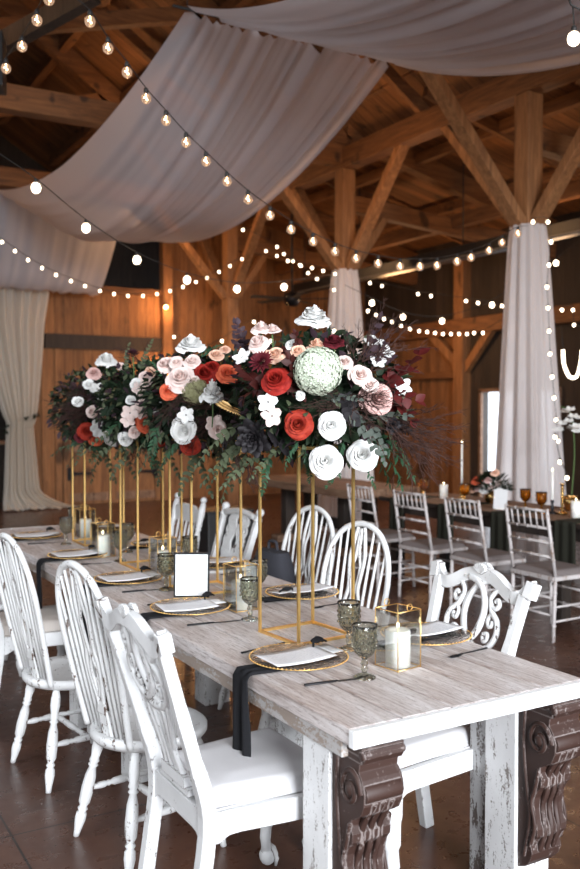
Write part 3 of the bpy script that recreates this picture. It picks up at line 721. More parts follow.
# ------------------------------------------------------------------ place settings
def gob(kind, h=.168, r=.040):
    t = thing('goblet'); k = h/.168
    pr = [(.0,.0),(.036,.0),(.037,.004),(.026,.010),(.010,.014),(.008,.022),(.014,.030),(.008,.038),(.013,.046),(.008,.056),(.009,.062),(.022,.070),(.032,.082),(.037,.100),(.0385,.130),(.041,.155),(.0425,.168),(.0405,.168),(.0385,.155),(.036,.130),(.0345,.102),(.029,.085),(.018,.076),(0,.073)]
    m = MB().lathe([(a*r/.041, b*k) for a, b in pr], 28)
    vs = []
    for p in m.v:                       # pressed ribs and a scalloped band
        x, y, z = p; a = atan2(y, x); rr = sqrt(x*x+y*y)
        if .062*k < z < .15*k and rr > .02: f = 1+.035*cos(12*a); x *= f; y *= f
        vs.append((x, y, z))
    m.v = vs; m.build('glass_body', kind, t)
    b = MB()
    for j, z in enumerate((.100, .118, .136)):
        for i in range(12):
            a = 2*pi*(i+.5*(j % 2))/12; q = .0395*r/.041; b.ball((q*cos(a), q*sin(a), z*k), .0052, 6, 4)
    b.build('raised_pattern', kind, t); return t
G0 = gob(M['smoke']); index_kids()
gobs = [(1.607,2.285,'smoky pressed-glass goblet nearest the viewer, left of the candle box'), (1.752,2.585,'smoky goblet just behind the nearest one, inside the gold stand corner'),
 (1.660,3.150,'smoky goblet in front of the second candle box, left place row'), (1.885,3.50,'smoky goblet whose rim shows above the second candle box'),
 (1.600,3.87,'smoky goblet behind the right edge of the framed card'), (1.930,4.34,'smoky goblet between the framed card and the knobbed chair'),
 (1.688,4.74,'smoky goblet inside the third gold stand from the near end'), (1.83,5.02,'smoky goblet just behind the one in the third gold stand'),
 (1.610,5.50,'smoky goblet left of the farthest gold stand'), (1.82,6.03,'farthest smoky goblet, beyond the last gold stand')]
for i, (u, v, lb) in enumerate(gobs):
    o = G0 if i == 0 else copy_tree(G0); o.location = (u, v, .761); tag(o, lb, 'goblet', 'smoky goblets on the farm tables')
def charger():
    t = thing('charger_plate'); n = 96
    pr = [(0,.004),(.09,.004),(.105,.007),(.155,.016),(.163,.018),(.163,.021),(.154,.019),(.105,.011),(.09,.008),(0,.008)]
    m = MB().lathe(pr, n); vs = []
    for x, y, z in m.v:
        a = atan2(y, x); r = sqrt(x*x+y*y); 
        if r > .1: z += .0016*cos(24*a); 
        vs.append((x, y, z))
    m.v = vs; m.build('plate_body', M['charger'], t)
    g = MB()
    for i in range(72):
        a = 2*pi*i/72; g.ball((.163*cos(a), .163*sin(a), .0200), .0034, 6, 4)
    g.tube([(.163*cos(2*pi*i/48), .163*sin(2*pi*i/48), .019) for i in range(49)], .0014, 5, False)
    g.build('gold_beaded_rim', M['gold'], t); return t
CP = charger()
def menu():
    m = MB().grid(lambda s, q: ((s-.5)*.145, (q-.5)*.232, .006*(2*q-1)**2), 6, 14); return m
MEN = menu().build('menu_card', M['card'], solid=.0012)
NC = MB().grid(lambda s, q: ((s-.5)*.055, (q-.5)*.09, .006*q), 3, 3).build('place_card', M['paper'], solid=.001)
TG = MB().tube(spline([(-.035,0,.004),(-.015,.008,.016),(.008,.004,.020),(.028,-.006,.014),(.045,-.012,.006)], 5), [.004]*5+[.012]*5+[.015]*5+[.008]*5+[.003], 8, flat=.5)
TG.ball((.006,.004,.016), (.018,.014,.009), 10, 6); TG = TG.build('dark_tag', M['napkin'])
def cutl(kind):
    if kind == 'knife':
        m = MB().tube([(0,-.11,.005),(0,-.02,.006),(0,.0,.006)], [.006,.0055,.004], 8, flat=.7)
        m.prism([(-.004,0),(.006,0),(.008,.05),(.006,.10),(0,.118),(-.004,.10)], .0022, Matrix(((1,0,0,0),(0,0,1,0),(0,1,0,.005),(0,0,0,1)))); return m.build('knife', M['black'], bev=.0004)
    m = MB().tube([(0,-.10,.004),(0,-.02,.005),(0,.03,.007),(0,.05,.006)], [.0055,.004,.0032,.006], 8, flat=.6)
    m.tube([(0,.045,.006),(0,.065,.005)], [.009,.011], 8, flat=.3)
    for x in (-.009,-.003,.003,.009): m.tube([(x,.062,.005),(x*.9,.10,.006)], [.0018,.0012], 5)
    return m.build('fork', M['black'])
KN = cutl('knife'); FK = cutl('fork')
def napkin(hang, seed=0):
    rr = random.Random(seed); ph = rr.uniform(0, 6)
    # runs from under plate (x=0) outward in -x, over the edge at x=-edge, then down
    edge, w = .208, .092
    def f(s, t):
        L = .13+edge-.0+hang; d = t*L; y = (s-.5)*w*(1.0+.10*sin(3*s+ph)); 
        xe = .13
        if d < xe+edge-.012: x = xe-d; z = .006+.002*sin(s*18+ph)
        else:
            q = d-(xe+edge-.012); 
            if q < .03: a = q/.03*pi/2; x = -(edge-.012)-.020*sin(a); z = .006-.020*(1-cos(a))
            else: x = -(edge-.012)-.020-.008*sin(s*11+ph)*min(1, q*6)-.004; z = .006-.020-(q-.03); y *= 1+.25*min(1, q*3)
        return (x, y+.004*sin(d*20), z+.0035*sin(s*14)*(1 if z > 0 else 0))
    return MB().grid(f, 18, 60).build('napkin', M['napkin'], solid=.004)
index_kids()
LV = [2.525, 3.40, 4.13, 4.95, 5.83]; RV = [2.55, 3.42, 4.30, 5.12, 5.97]
whereL = ['nearest on left side', 'before the framed card', 'third from near end, left side', 'fourth from near end, left side', 'farthest on left side']
whereR = ['nearest on right side', 'before the arched windsor chair', 'before the chair with the bag', 'fourth on right side', 'farthest on right side']
USED = set()
def use(o):
    if o.name in USED: return copy_tree(o)
    USED.add(o.name); return o
for side, vs, wh in ((0, LV, whereL), (1, RV, whereR)):
    for i, v in enumerate(vs):
        rr = random.Random(i*7+side); u = 1.512 if side == 0 else 2.065; s = 1 if side == 0 else -1
        if side == 0: s_rot = 0
        w = wh[i]
        o = use(CP); o.location = (u, v, .7665); o.rotation_euler = (0, 0, rr.uniform(0, 6)); tag(o, 'clear glass charger with gold beaded rim, ' + w, 'plate', 'charger plates on the farm tables')
        n = napkin(.335 if side == 0 else .15, i+side*9); n.location = (u-(.0 if side == 0 else 0)*s, v-.01 if side == 0 else v, .7615)
        n.rotation_euler = (0, 0, 0 if side == 0 else pi); n.scale = (1, 1.0, 1)
        if side == 1: n.location = (u-.072, v+.005, .7615)
        tag(n, 'black napkin hanging off the farm table, ' + w, 'napkin', 'black napkins on the farm tables')
        o = use(MEN); o.location = (u-.025*s, v-.02*s, .7915); a = (-90 if side == 0 else 90)+rr.uniform(-7, 7); o.rotation_euler = (0, radians(1.5), radians(a)); tag(o, 'printed white menu card on plate, ' + w, 'card', 'menu cards on the plates')
        o = use(NC); o.location = (u+.118*s, v+.0*s, .792); o.rotation_euler = (0, 0, radians(a+94)); tag(o, 'small blank card beside the menu, ' + w, 'card', 'small cards on the plates')
        o = use(TG); o.location = (u+.098*s, v+.04*s, .7985); o.rotation_euler = (0, 0, radians(38+rr.uniform(-25, 25)+(0 if side == 0 else 180))); tag(o, 'small crumpled black knot on the cards, ' + w, 'knot', 'black knots on the plates')
        o = use(KN); o.location = (u-.062*s+.06*s, v-.235*s, .760); o.rotation_euler = (0, 0, radians(-98 if side == 0 else 82)); tag(o, 'slim black table knife beside the plate, ' + w, 'knife', 'black knives')
        o = use(FK); o.location = (u-.01*s, v+.218*s, .760); o.rotation_euler = (0, 0, radians(-80 if side == 0 else 100)); tag(o, 'black fork beside the plate, ' + w, 'fork', 'black forks')
# ------------------------------------------------------------------ candle boxes
def cbox():
    t = thing('candle_lantern'); w, h, r = .052, .19, .0017; e = MB()
    cs = [(-w,-w),(w,-w),(w,w),(-w,w)]
    for i in range(4):
        a, b = cs[i], cs[(i+1)%4]
        for z in (.003, h): e.tube([(a[0],a[1],z),(b[0],b[1],z)], r, 6)
        e.tube([(a[0],a[1],0),(a[0],a[1],h)], r, 6)
    e.tube([(.012*cos(k*pi/6), -w, h+.012+.011*sin(k*pi/6)) for k in range(13)], .0016, 5); e.tube([(.012*cos(k*pi/6), w, h+.012+.011*sin(k*pi/6)) for k in range(13)], .0016, 5)
    e.build('gold_edges', M['gold'], t)
    for i in range(4):
        a, b = cs[i], cs[(i+1)%4]; c = ((a[0]+b[0])/2, (a[1]+b[1])/2, h/2); d = (abs(b[0]-a[0])-.004 if i % 2 == 0 else .002, abs(b[1]-a[1])-.004 if i % 2 else .002, h-.006)
        MB().box(c, d).build('pane', M['pane'], t)
    return t
def pcandle(h=.118, r=.041):
    t = thing('pillar_candle')
    MB().lathe([(0,0),(r,0),(r,h-.004),(r-.004,h),(r*.6,h-.004),(0,h-.006)], 28).build('wax_body', M['wax'], t)
    MB().tube([(0,0,h-.006),(.001,0,h+.008)], .0012, 5).build('wick', M['wire'], t)
    MB().lathe([(0,0),(.004,.15),(.0055,.4),(.003,.75),(0,1)], 10, V((0,0,h+.004)), V((0,0,1)), .024).build('flame', M['flame'], t)
    return t
LB = cbox(); PC = pcandle(); index_kids()
for i, (u, v, a, w) in enumerate([(1.775, 2.335, 8, 'nearest the viewer beside the two goblets'), (1.715, 3.34, 4, 'behind the goblet right of the framed card'), (1.735, 4.24, 3, 'just left of the framed card'),
        (1.66, 4.95, 5, 'inside the third gold stand'), (1.80, 5.72, 2, 'farthest along the tables')]):
    o = use(LB); o.location = (u, v, .7612); o.rotation_euler = (0, 0, radians(a)); tag(o, 'clear glass box with thin gold edges, ' + w, 'lantern', 'glass candle boxes')
    o = use(PC); o.location = (u, v, .7645); tag(o, 'white pillar candle in the glass box ' + w, 'candle', 'pillar candles in glass boxes')
# framed card in clear stand
fr = thing('framed_sign', (1.605, 3.593, .7605), radians(-30), 'small white card in a thin black frame standing behind a plate', 'framed card')
MB().box((0, 0, .115), (.156, .006, .196), Matrix.Rotation(radians(-5), 3, 'X')).build('frame', M['black'], fr, .001)
MB().box((0, -.0045, .115), (.140, .003, .178), Matrix.Rotation(radians(-5), 3, 'X')).build('white_card', M['paper'], fr)
MB().box((0, 0, .009), (.10, .06, .016)).build('clear_base', M['pane'], fr, .003)

# ------------------------------------------------------------------ gold stands
def gstand(h):
    t = thing('flower_stand'); s = .124; r = .0052
    for i, (a, b) in enumerate([(-s,-s),(s,-s),(s,s),(-s,s)]): MB().beam((a,b,0), (a,b,h), .0095, .0095, V((0,1,0))).build('rod', M['gold'], t)
    for nm, z in (('base_frame', .005), ('top_frame', h)):
        m = MB(); cs = [(-s,-s),(s,-s),(s,s),(-s,s)]
        for i in range(4): m.beam((*cs[i], z), (*cs[(i+1)%4], z), .010, .010)
        m.build(nm, M['gold'], t)
    MB().box((0,0,h+.004), (s*2, s*2, .004)).build('top_plate', M['gold'], t)
    return t
GS = gstand(.70); index_kids()
ST = [(1.735, 2.845, 5), (1.765, 3.80, 0), (1.785, 4.53, 1), (1.81, 5.49, 0)]
wS = ['nearest the viewer', 'second from the viewer', 'third from the viewer', 'farthest from the viewer']
for i, (u, v, a) in enumerate(ST):
    o = use(GS); o.location = (u, v, .7605); o.rotation_euler = (0, 0, radians(a)); tag(o, 'tall slim gold open-frame flower stand, ' + wS[i], 'stand', 'gold flower stands')

# ------------------------------------------------------------------ flowers
def rose(seed=1, openn=1.0, layers=7):
    rr = random.Random(seed); m = MB()
    for L in range(layers):
        k = L/(layers-1); n = (2, 3, 3, 3, 4, 4, 5, 5)[L]; Rr = .09+.86*k**.92; zt = .58-(.66+.24*openn)*k**1.5; half = 2*pi/n*.66; a0 = rr.uniform(0, 6)
        for i in range(n):
            a = a0+2*pi*i/n+rr.uniform(-.18,.18); tip = rr.uniform(-.09,.09); cu = rr.uniform(.6,1.6); R2 = Rr*rr.uniform(.92, 1.08); ph = rr.uniform(0, 6)
            def f(s, q, a=a, Rr=R2, zt=zt, k=k, half=half, tip=tip, cu=cu, ph=ph):
                w = (2*s-1); th = a+w*half*(.5+.5*min(1, q*1.5))
                rad = Rr*(.18+.82*sin(q*pi/2)**.8)*(1-.13*w*w*q)+.02*w*q; z = -.35+(zt+.35)*q**1.25-.16*w*w*q
                if q > .7: e = (q-.7)/.3; rad += cu*(.02+.17*k)*e*e; z -= .13*(k+.25)*e*e+.045*e*sin(5*w+ph)
                return (rad*cos(th), rad*sin(th), z+tip*q)
            m.grid(f, 8, 8)
    m.lathe([(0,-.42),(.20,-.36),(.30,-.2),(.14,.05)], 8)
    return m
def dahlia(n=90, seed=2, flat=.55, wid=.13):
    m = MB()
    for i in range(n):
        k = (i+.5)/n; a = i*2.39996; el = (1-k)*radians(88)*flat*1.6+radians(4); d = V((cos(a)*cos(el), sin(a)*cos(el), sin(el))); L = .30+.70*k**.6
        sd = d.cross(V((0,0,1))).normalized()*wid*(.4+.6*k); up = sd.cross(d).normalized(); b = V((0,0,.05)); 
        m.add([b+d*L*.25, b+d*L*.65+sd+up*.05, b+d*L, b+d*L*.65-sd+up*.05, b+d*L*.62-up*.02], [(0,1,4),(1,2,4),(2,3,4),(3,0,4)], True)
    return m
def hydra(n=150, seed=3, ez=.85):
    rr = random.Random(seed); m = MB()
    for i in range(n):
        z = 1-1.75*(i+.5)/n; a = i*2.39996; q = sqrt(max(0, 1-z*z)); nrm = V((q*cos(a), q*sin(a), z)); c = V((nrm.x, nrm.y, nrm.z*ez))*rr.uniform(.86, 1.0)
        x = nrm.orthogonal().normalized(); x.rotate(Quaternion(nrm, rr.uniform(0, 6))); y = nrm.cross(x); s = rr.uniform(.15,.20); nn = (nrm+V((rr.uniform(-.3,.3),)*3)).normalized()*.03
        for k in range(4):
            th = k*pi/2; d = x*cos(th)+y*sin(th); e = x*cos(th+pi/2)+y*sin(th+pi/2)
            m.add([c, c+d*s*.6+e*s*.42+nn, c+d*s+nn*.3, c+d*s*.6-e*s*.42+nn], [(0,1,2,3)])
    m.ball((0,0,0), (.8,.8,.8*ez), 14, 10); return m
def petals5(n=5, wid=.36, seed=1, cup=.25):
    rr = random.Random(seed); m = MB()
    for i in range(n):
        a = 2*pi*i/n+rr.uniform(-.1,.1); d = V((cos(a), sin(a), 0)); sd = V((-sin(a), cos(a), 0))
        m.grid(lambda s, q: d*(.08+.92*q)+sd*((2*s-1)*wid*sin(pi*min(1, .12+.80*q))**.8)+V((0,0,cup*q*q-.12*(2*s-1)**2*q+.04*sin(5*s+i))), 5, 6)
    return m
def fan():
    m = MB()
    for j in range(3):
        for i in range(15):
            a = radians(-80+11.5*i); d = V((sin(a), .12*j-.1, cos(a))); s2 = V((cos(a), 0, -sin(a)))*.10; L = .95-.12*j
            m.add([V((0,.05*j,-.3)), V((0,.05*j,-.3))+d*L*.7+s2, V((0,.05*j,-.3))+d*L*(1.15+.05*(i%2)), V((0,.05*j,-.3))+d*L*.7-s2+V((0,.05,0))], [(0,1,2,3)])
    return m
def succ():
    m = MB()
    for i in range(34):
        k = (i+.5)/34; a = i*2.39996; el = radians(75)*(1-k)+.1; d = V((cos(a)*cos(el), sin(a)*cos(el), sin(el))); sd = d.cross(V((0,0,1))).normalized(); up = sd.cross(d); L = .3+.7*k
        m.grid(lambda s, q: d*(L*q)+sd*((2*s-1)*.26*(.3+k)*sin(pi*min(1, .1+.82*q)))+up*(.12*q*q-.1*(2*s-1)**2*q), 4, 5)
    return m
def leaf(m, b, d, n, L, W, fold=.15, bend=.15):
    d = d.normalized(); sd = d.cross(n); sd = sd.normalized() if sd.length > 1e-5 else d.orthogonal().normalized(); up = sd.cross(d)
    def f(s, q):
        w = sin(pi*min(1, .04+.96*q)**.8)*W; x = 2*s-1
        return b+d*(L*q)+sd*(x*w)+up*(fold*abs(x)*w-bend*L*q*q)
    m.grid(f, 4, 5)
def sprig(n, L, lw, ll, seed, droop=.35, rnd=False, taper=.5):
    rr = random.Random(seed); m = MB(); pts = []
    p = V((0,0,0)); d = V((1, 0, .25)).normalized()
    for i in range(13):
        pts.append(p.copy()); d = (d+V((rr.uniform(-.06,.06), rr.uniform(-.10,.10), -droop/8))).normalized(); p = p+d*(L/12)
    m.tube(pts, [.0022*(1-.6*i/12) for i in range(13)], 5)
    for i in range(n):
        t = .12+.88*(i//2*2)/max(1, n-1); j = min(11, int(t*12)); b = pts[j].lerp(pts[j+1], t*12-j); dd = (pts[j+1]-pts[j]).normalized()
        sg = 1 if i % 2 else -1; side = dd.cross(V((0,0,1))).normalized()*sg; side.rotate(Quaternion(dd, rr.uniform(-.7,.7)))
        dr = (side*.8+dd*rr.uniform(.4,.9)+V((0,0,rr.uniform(-.3,.15)))).normalized(); s = (1-taper*t)*rr.uniform(.85,1.15)
        leaf(m, b, dr, V((rr.uniform(-.5,.5),rr.uniform(-.5,.5),1)), ll*s, lw*s)
    leaf(m, pts[-1], d, V((0,0,1)), ll*.7, lw*.7)
    return m
def wisp(n, L, seed, spread=.55, droop=.12, r=.0011):
    rr = random.Random(seed); m = MB()
    for i in range(n):
        p = V((0,0,0)); d = V((1, rr.uniform(-spread,spread), rr.uniform(-spread,spread))).normalized(); pts = [p.copy()]; LL = L*rr.uniform(.45,1.0)
        for j in range(8):
            d = (d+V((0, rr.uniform(-.34,.34), rr.uniform(-.34,.28)-droop/8))).normalized(); p = p+d*(LL/8); pts.append(p.copy())
            if j > 0:
                for e in range(2):
                    bd = (d+V((rr.uniform(-.2,.6), rr.uniform(-1,1), rr.uniform(-1,1)))).normalized()*LL*rr.uniform(.09,.18); b2 = (bd.normalized()+V((rr.uniform(-.6,.6),)*3)).normalized()*LL*.07
                    m.tube([p, p+bd*.5+V((0,0,.004)), p+bd], [r*.8, r*.6, r*.4], 3, False); m.tube([p+bd*.6, p+bd*.6+b2], [r*.6, r*.3], 3, False)
        m.tube(pts, [r*1.4]*4+[r]*5, 4, False)
    return m
ME = {}
def me(key, mb, mat):
    q = mb.mesh(key, mat); ME.setdefault(key, []).append(q); return q
ro = [rose(3, 1.0), rose(9, .6), rose(14, 1.3)]
for kx, mt in (('white','white'),('blush','blush'),('peach','peach'),('dusty','dusty'),('red','red'),('rust','rust'),('coral','coral')):
    for r_ in ro: me('rose_'+kx, r_, P[mt])
bud = rose(5, .0, 5)
me('bud_blush', bud, P['blush']); me('bud_peach', bud, P['peach']); me('bud_white', bud, P['white'])
me('dahlia', dahlia(), P['burg']); me('scabiosa', dahlia(70, 4, .8, .16), P['plum']); me('ranunculus', rose(21, .3, 8), P['burg'])
me('hydrangea', hydra(250), P['hyd']); me('hydrangea_olive', hydra(130, 5), P['olivehyd'])
me('orchid', petals5(5, .40, 3), P['white']); me('orchid_blush', petals5(5, .42, 8), P['blush']); me('anemone', petals5(8, .42, 5, .3), P['white'])
me('fan', fan(), P['tan']); me('succulent', succ(), P['black'])
for sd in range(3):
    me('sprig_euc', sprig(16, .24, .0125, .040, 30+sd), P['euc']); me('sprig_green', sprig(20, .24, .0110, .052, 40+sd, .6), P['green'])
    me('sprig_grey', sprig(12, .20, .020, .045, 50+sd), P['grey']); me('sprig_plum', sprig(11, .19, .019, .056, 60+sd, .0), P['plumleaf'])
    me('sprig_redleaf', sprig(7, .16, .027, .070, 70+sd, .1, taper=.2), P['redleaf']); me('sprig_darkred', sprig(8, .14, .026, .060, 75+sd, .2, taper=.2), P['darkred'])
    me('sprig_black', sprig(9, .14, .030, .056, 80+sd, .2, taper=.2), P['black'])
    me('wisp', wisp(9, .26, 90+sd), P['twig']); me('wisp_hang', wisp(7, .15, 95+sd, .45, .5), P['twig'])
FN = {'rose_white':'white_rose','rose_blush':'blush_rose','rose_peach':'peach_rose','rose_dusty':'dusty_pink_rose','rose_red':'red_rose','rose_rust':'rust_rose','rose_coral':'coral_rose','bud_blush':'blush_bud','bud_peach':'peach_bud','bud_white':'white_bud',
 'dahlia':'burgundy_dahlia','scabiosa':'plum_scabiosa','ranunculus':'burgundy_ranunculus','hydrangea':'pale_green_hydrangea','hydrangea_olive':'dried_green_hydrangea','orchid':'white_blossom','orchid_blush':'blush_blossom','anemone':'white_anemone','fan':'tan_dried_flower','succulent':'dark_rosette',
 'sprig_euc':'eucalyptus_sprig','sprig_green':'green_leaf_sprig','sprig_grey':'grey_leaf_sprig','sprig_plum':'plum_leaf_sprig','sprig_redleaf':'red_leaf_sprig','sprig_darkred':'dark_red_leaf_sprig','sprig_black':'black_leaf_sprig','wisp':'dark_twig_spray','wisp_hang':'hanging_twig_spray'}
BQ = [dict(c=V((1.78,2.82,1.645)), r=(.315,.315,.235)), dict(c=V((1.775,3.78,1.64)), r=(.30,.30,.235)), dict(c=V((1.785,4.53,1.63)), r=(.28,.28,.23)), dict(c=V((1.81,5.46,1.61)), r=(.285,.285,.25))]
CAMP = V((0,0,H))
for i, b in enumerate(BQ):
    st = ST[i]; b['t'] = thing('flower_arrangement', (st[0], st[1], 1.469), 0, ['large flower arrangement nearest the viewer with pale green hydrangea and tall white rose', 'flower arrangement behind the nearest one, with tan dried flower and upright white rose',
      'flower arrangement third from the viewer, with coral rose and burgundy dahlia', 'farthest flower arrangement at left, with green hydrangea and white rose on a stem'][i], 'flower arrangement', 'flower arrangements on gold stands')
    b['o'] = V((st[0], st[1], 1.469))
EXTRA = [0, 0, .02, .06]
def surf(bi, px, py, off=0, lim=0):
    b = BQ[bi]; c = b['c']; r = V(b['r']); d = ray(px, py).normalized()
    o = V(((CAMP.x-c.x)/r.x, (CAMP.y-c.y)/r.y, (CAMP.z-c.z)/r.z)); e = V((d.x/r.x, d.y/r.y, d.z/r.z))
    A = e.dot(e); B = o.dot(e); C = o.dot(o)-1; D = B*B-A*C
    t = (-B-sqrt(D))/A if D > 0 else -B/A
    if lim: off += lim*(1-min(1, sqrt(max(D, 0))/(B*B/A*.06)**.5 if B else 1))
    p = CAMP+d*(t-off); n = V(((p.x-c.x)/r.x**2, (p.y-c.y)/r.y**2, (p.z-c.z)/r.z**2)).normalized(); return p, n
def rotz(n, spin=0):
    q = V((0,0,1)).rotation_difference(n.normalized()); return (q @ Quaternion(V((0,0,1)), spin))
def putp(bi, key, p, q, s, idx=None):
    b = BQ[bi]; L = ME[key]; m_ = L[(idx if idx is not None else R.randrange(len(L))) % len(L)]
    o = bpy.data.objects.new(FN[key], m_); COL.objects.link(o); o.parent = b['t']; o.location = p-b['o']; o.rotation_mode = 'QUATERNION'; o.rotation_quaternion = q; o.scale = s if isinstance(s, tuple) else (s, s, s); return o
def flower(bi, key, px, py, rpx, off=.02, face=None, stretch=None):
    p, n = surf(bi, px, py, off+.03+EXTRA[bi], .10); Yd = (p.x*sin(YAW)+p.y*cos(YAW)); s = rpx/F*Yd*1.08
    if face is None: n = (n*.7+(CAMP-p).normalized()*.5+V((0,0,.25))).normalized()
    elif face == 'up': n = (V((0,0,1))+(CAMP-p).normalized()*.45).normalized()
    elif face == 'cam': n = ((CAMP-p).normalized()+V((0,0,.12))).normalized()
    sc = s*1.04
    o = putp(bi, key, p, rotz(n, R.uniform(0, 6)), (sc, sc, sc*(stretch or 1.0))); return o, p, n
def stem(bi, p, a):
    b = BQ[bi]; MB().tube(spline([p-b['o'], (p-b['o']).lerp(a-b['o'], .5)+V((.006,.004,0)), a-b['o']], 5), .0032, 6).build('stem', P['stem'], b['t'])
def core(bi):
    b = BQ[bi]; c = b['c']-b['o']; r = b['r']; rr = random.Random(bi); m = MB()
    m.ball(c, tuple(x*.72 for x in r), 18, 12); m.lathe([(.06,0),(.11,.3),(.12,1)], 14, V((0,0,.0)), V((0,0,1)), .06)
    for i in range(950):
        z = 1-2*(i+.5)/950; a = i*2.39996; q = sqrt(1-z*z); n = V((q*cos(a), q*sin(a), z)); k = rr.uniform(.72, .99); p = c+V((n.x*r[0]*k, n.y*r[1]*k, n.z*r[2]*k))
        d = (n+V((rr.uniform(-.9,.9), rr.uniform(-.9,.9), rr.uniform(-.9,.5)))).normalized(); leaf(m, p, d, V((rr.uniform(-1,1), rr.uniform(-1,1), 1)), rr.uniform(.035,.06), rr.uniform(.009,.017))
    tag(m.build('foliage', P['darkgreen'], b['t']), 'dense dark green leaves', kind='stuff')
    for nm, mt, N, lo, hi, wd in (('dark_foliage', 'plumleaf', 260, .03, .05, .012), ('olive_foliage', 'euc', 240, .028, .045, .010)):
        m = MB()
        for j in range(N):
            z = rr.uniform(-1, .9); a = rr.uniform(0, 2*pi); q = sqrt(1-z*z); n = V((q*cos(a), q*sin(a), z)); k = rr.uniform(.90, 1.08); p = c+V((n.x*r[0]*k, n.y*r[1]*k, n.z*r[2]*k))
            d = (n*.7+V((rr.uniform(-1,1), rr.uniform(-1,1), rr.uniform(-1,.6)))).normalized(); leaf(m, p, d, V((rr.uniform(-1,1), rr.uniform(-1,1), 1)), rr.uniform(lo, hi), wd)
        tag(m.build(nm, P[mt], b['t']), {'dark_foliage':'scattered plum-brown leaves', 'olive_foliage':'scattered olive green leaves'}[nm], kind='stuff')
for i in range(4): core(i)
FL = [
 (0,'rose_white',325,461,13.5,.12,'cam'),(0,'rose_white',362,455,12.5,.12,'cam'),(0,'rose_white',331,425,11.5,.04,'cam'),(0,'rose_rust',298,424,12,.03,'cam'),
 (0,'hydrangea',318,371,22,.02,'cam'),(0,'rose_blush',361,374,9.5,.04,None),(0,'bud_blush',370,384,7,.04,None),(0,'rose_dusty',378,398,14,.03,None),
 (0,'ranunculus',334,340,9,.03,'up'),(0,'rose_peach',317,344,9,.0,'up'),(0,'orchid',374,343,10,.0,None),(0,'orchid',386,352,8,.0,None),
 (0,'rose_red',275,378,12,.04,None),(0,'dahlia',262,363,13,.03,None),(0,'rose_blush',257,341,9,.02,None),(0,'rose_blush',261,326,8,.0,'up'),(0,'bud_blush',272,328,7,.0,'up'),
 (0,'orchid',268,402,10,.03,None),(0,'orchid_blush',272,416,10,.03,None),(0,'succulent',255,438,20,.02,None),(0,'bud_peach',297,350,6,.0,None),(0,'orchid',242,357,9,.02,None),
 (0,'rose_peach',275,353,8,.0,None),(0,'bud_peach',266,355,6,.0,None),(0,'fan',229,408,14,.05,None),(0,'rose_blush',345,361,7,.0,None),(0,'bud_white',292,344,6,.0,None),
 (0,'orchid',403,386,9,.04,None),(0,'orchid',378,361,8,.0,None),(0,'succulent',392,425,9,.03,None),(0,'bud_white',300,395,4,.0,None),
 (1,'rose_white',191,342,12,.02,'up'),(1,'rose_white',212,389,9.5,.08,'up',1.7),(1,'rose_red',204,372,10,.02,None),(1,'rose_coral',228,372,9,.03,None),(1,'bud_peach',216,354,6,.02,None),
 (1,'bud_peach',225,349,4.5,.02,None),(1,'rose_blush',180,376,12,.04,None),(1,'rose_blush',165,363,8.5,.03,None),(1,'bud_blush',176,362,6,.03,None),(1,'bud_blush',192,360,7,.02,None),
 (1,'hydrangea_olive',196,391,13,.0,None),(1,'rose_white',183,431,11,.05,None),(1,'rose_rust',189,446,9,.05,None),(1,'orchid',186,415,8,.04,None),(1,'rose_coral',168,390,8,.02,None),
 (1,'orchid_blush',215,424,9,.02,None),(1,'bud_blush',193,380,5,.03,None),(1,'rose_red',212,366,7,.02,None),(1,'rose_blush',218,430,8,.03,None),
 (2,'dahlia',155,392,9,.04,None),(2,'rose_coral',146,423,8.5,.06,None),(2,'orchid',152,408,7,.04,None),(2,'orchid',154,418,6.5,.04,None),(2,'orchid_blush',140,389,7.5,.04,None),(2,'bud_white',136,384,5,.04,None),
 (2,'bud_blush',147,383,5,.04,None),(2,'orchid_blush',130,413,8,.05,None),(2,'orchid_blush',128,420,7,.05,None),(2,'bud_blush',142,404,5,.05,None),(2,'bud_blush',141,413,4.5,.05,None),
 (2,'scabiosa',133,355,7,.02,'up'),(2,'rose_blush',146,376,6,.0,None),(2,'orchid',165,402,6,.04,None),(2,'bud_white',130,400,4,.03,None),
 (2,'orchid_blush',158,428,6,.02,None),(2,'bud_blush',134,432,5,.02,None),(2,'rose_rust',163,440,6,.02,None),(2,'rose_white',124,440,6,.02,None),(2,'bud_peach',150,371,5,.0,None),
 (3,'bud_blush',92,412,5,.02,None),(3,'orchid',104,400,6,.02,None),(3,'rose_dusty',94,372,6,.0,None),(3,'bud_white',88,384,4.5,.0,None),(3,'bud_blush',122,366,4.5,.0,None),(3,'rose_coral',96,440,6,.03,None),(3,'bud_peach',108,418,5,.03,None),
 (3,'rose_white',106,358,8.5,.02,'up'),(3,'rose_white',114,435,9,.05,None),(3,'anemone',101,428,9.5,.04,None),(3,'rose_rust',86,431,7,.03,None),(3,'hydrangea_olive',116,398,12,.03,None),(3,'hydrangea_olive',128,390,7,.03,None),
 (3,'orchid',97,389,6.5,.02,None),(3,'bud_white',78,401,4.5,.0,None),(3,'scabiosa',119,379,6,.02,None),(3,'bud_blush',119,414,5,.02,None),(3,'ranunculus',80,437,5,.02,None),(3,'rose_blush',106,408,6,.02,None),(3,'rose_blush',128,376,5,.0,None),
]
for a in FL:
    bi, key, px, py, rp, off, face = a[:7]; o, p, n = flower(bi, key, px, py, rp, off, face, a[7] if len(a) > 7 else None)
    if key == 'anemone':
        MB().ball(o.location+n*.012, .011, 10, 6).build('anemone_centre', P['centre'], BQ[bi]['t'])
    if face == 'up': stem(bi, p-V((0,0,.01)), p-V((0,0,.16)))
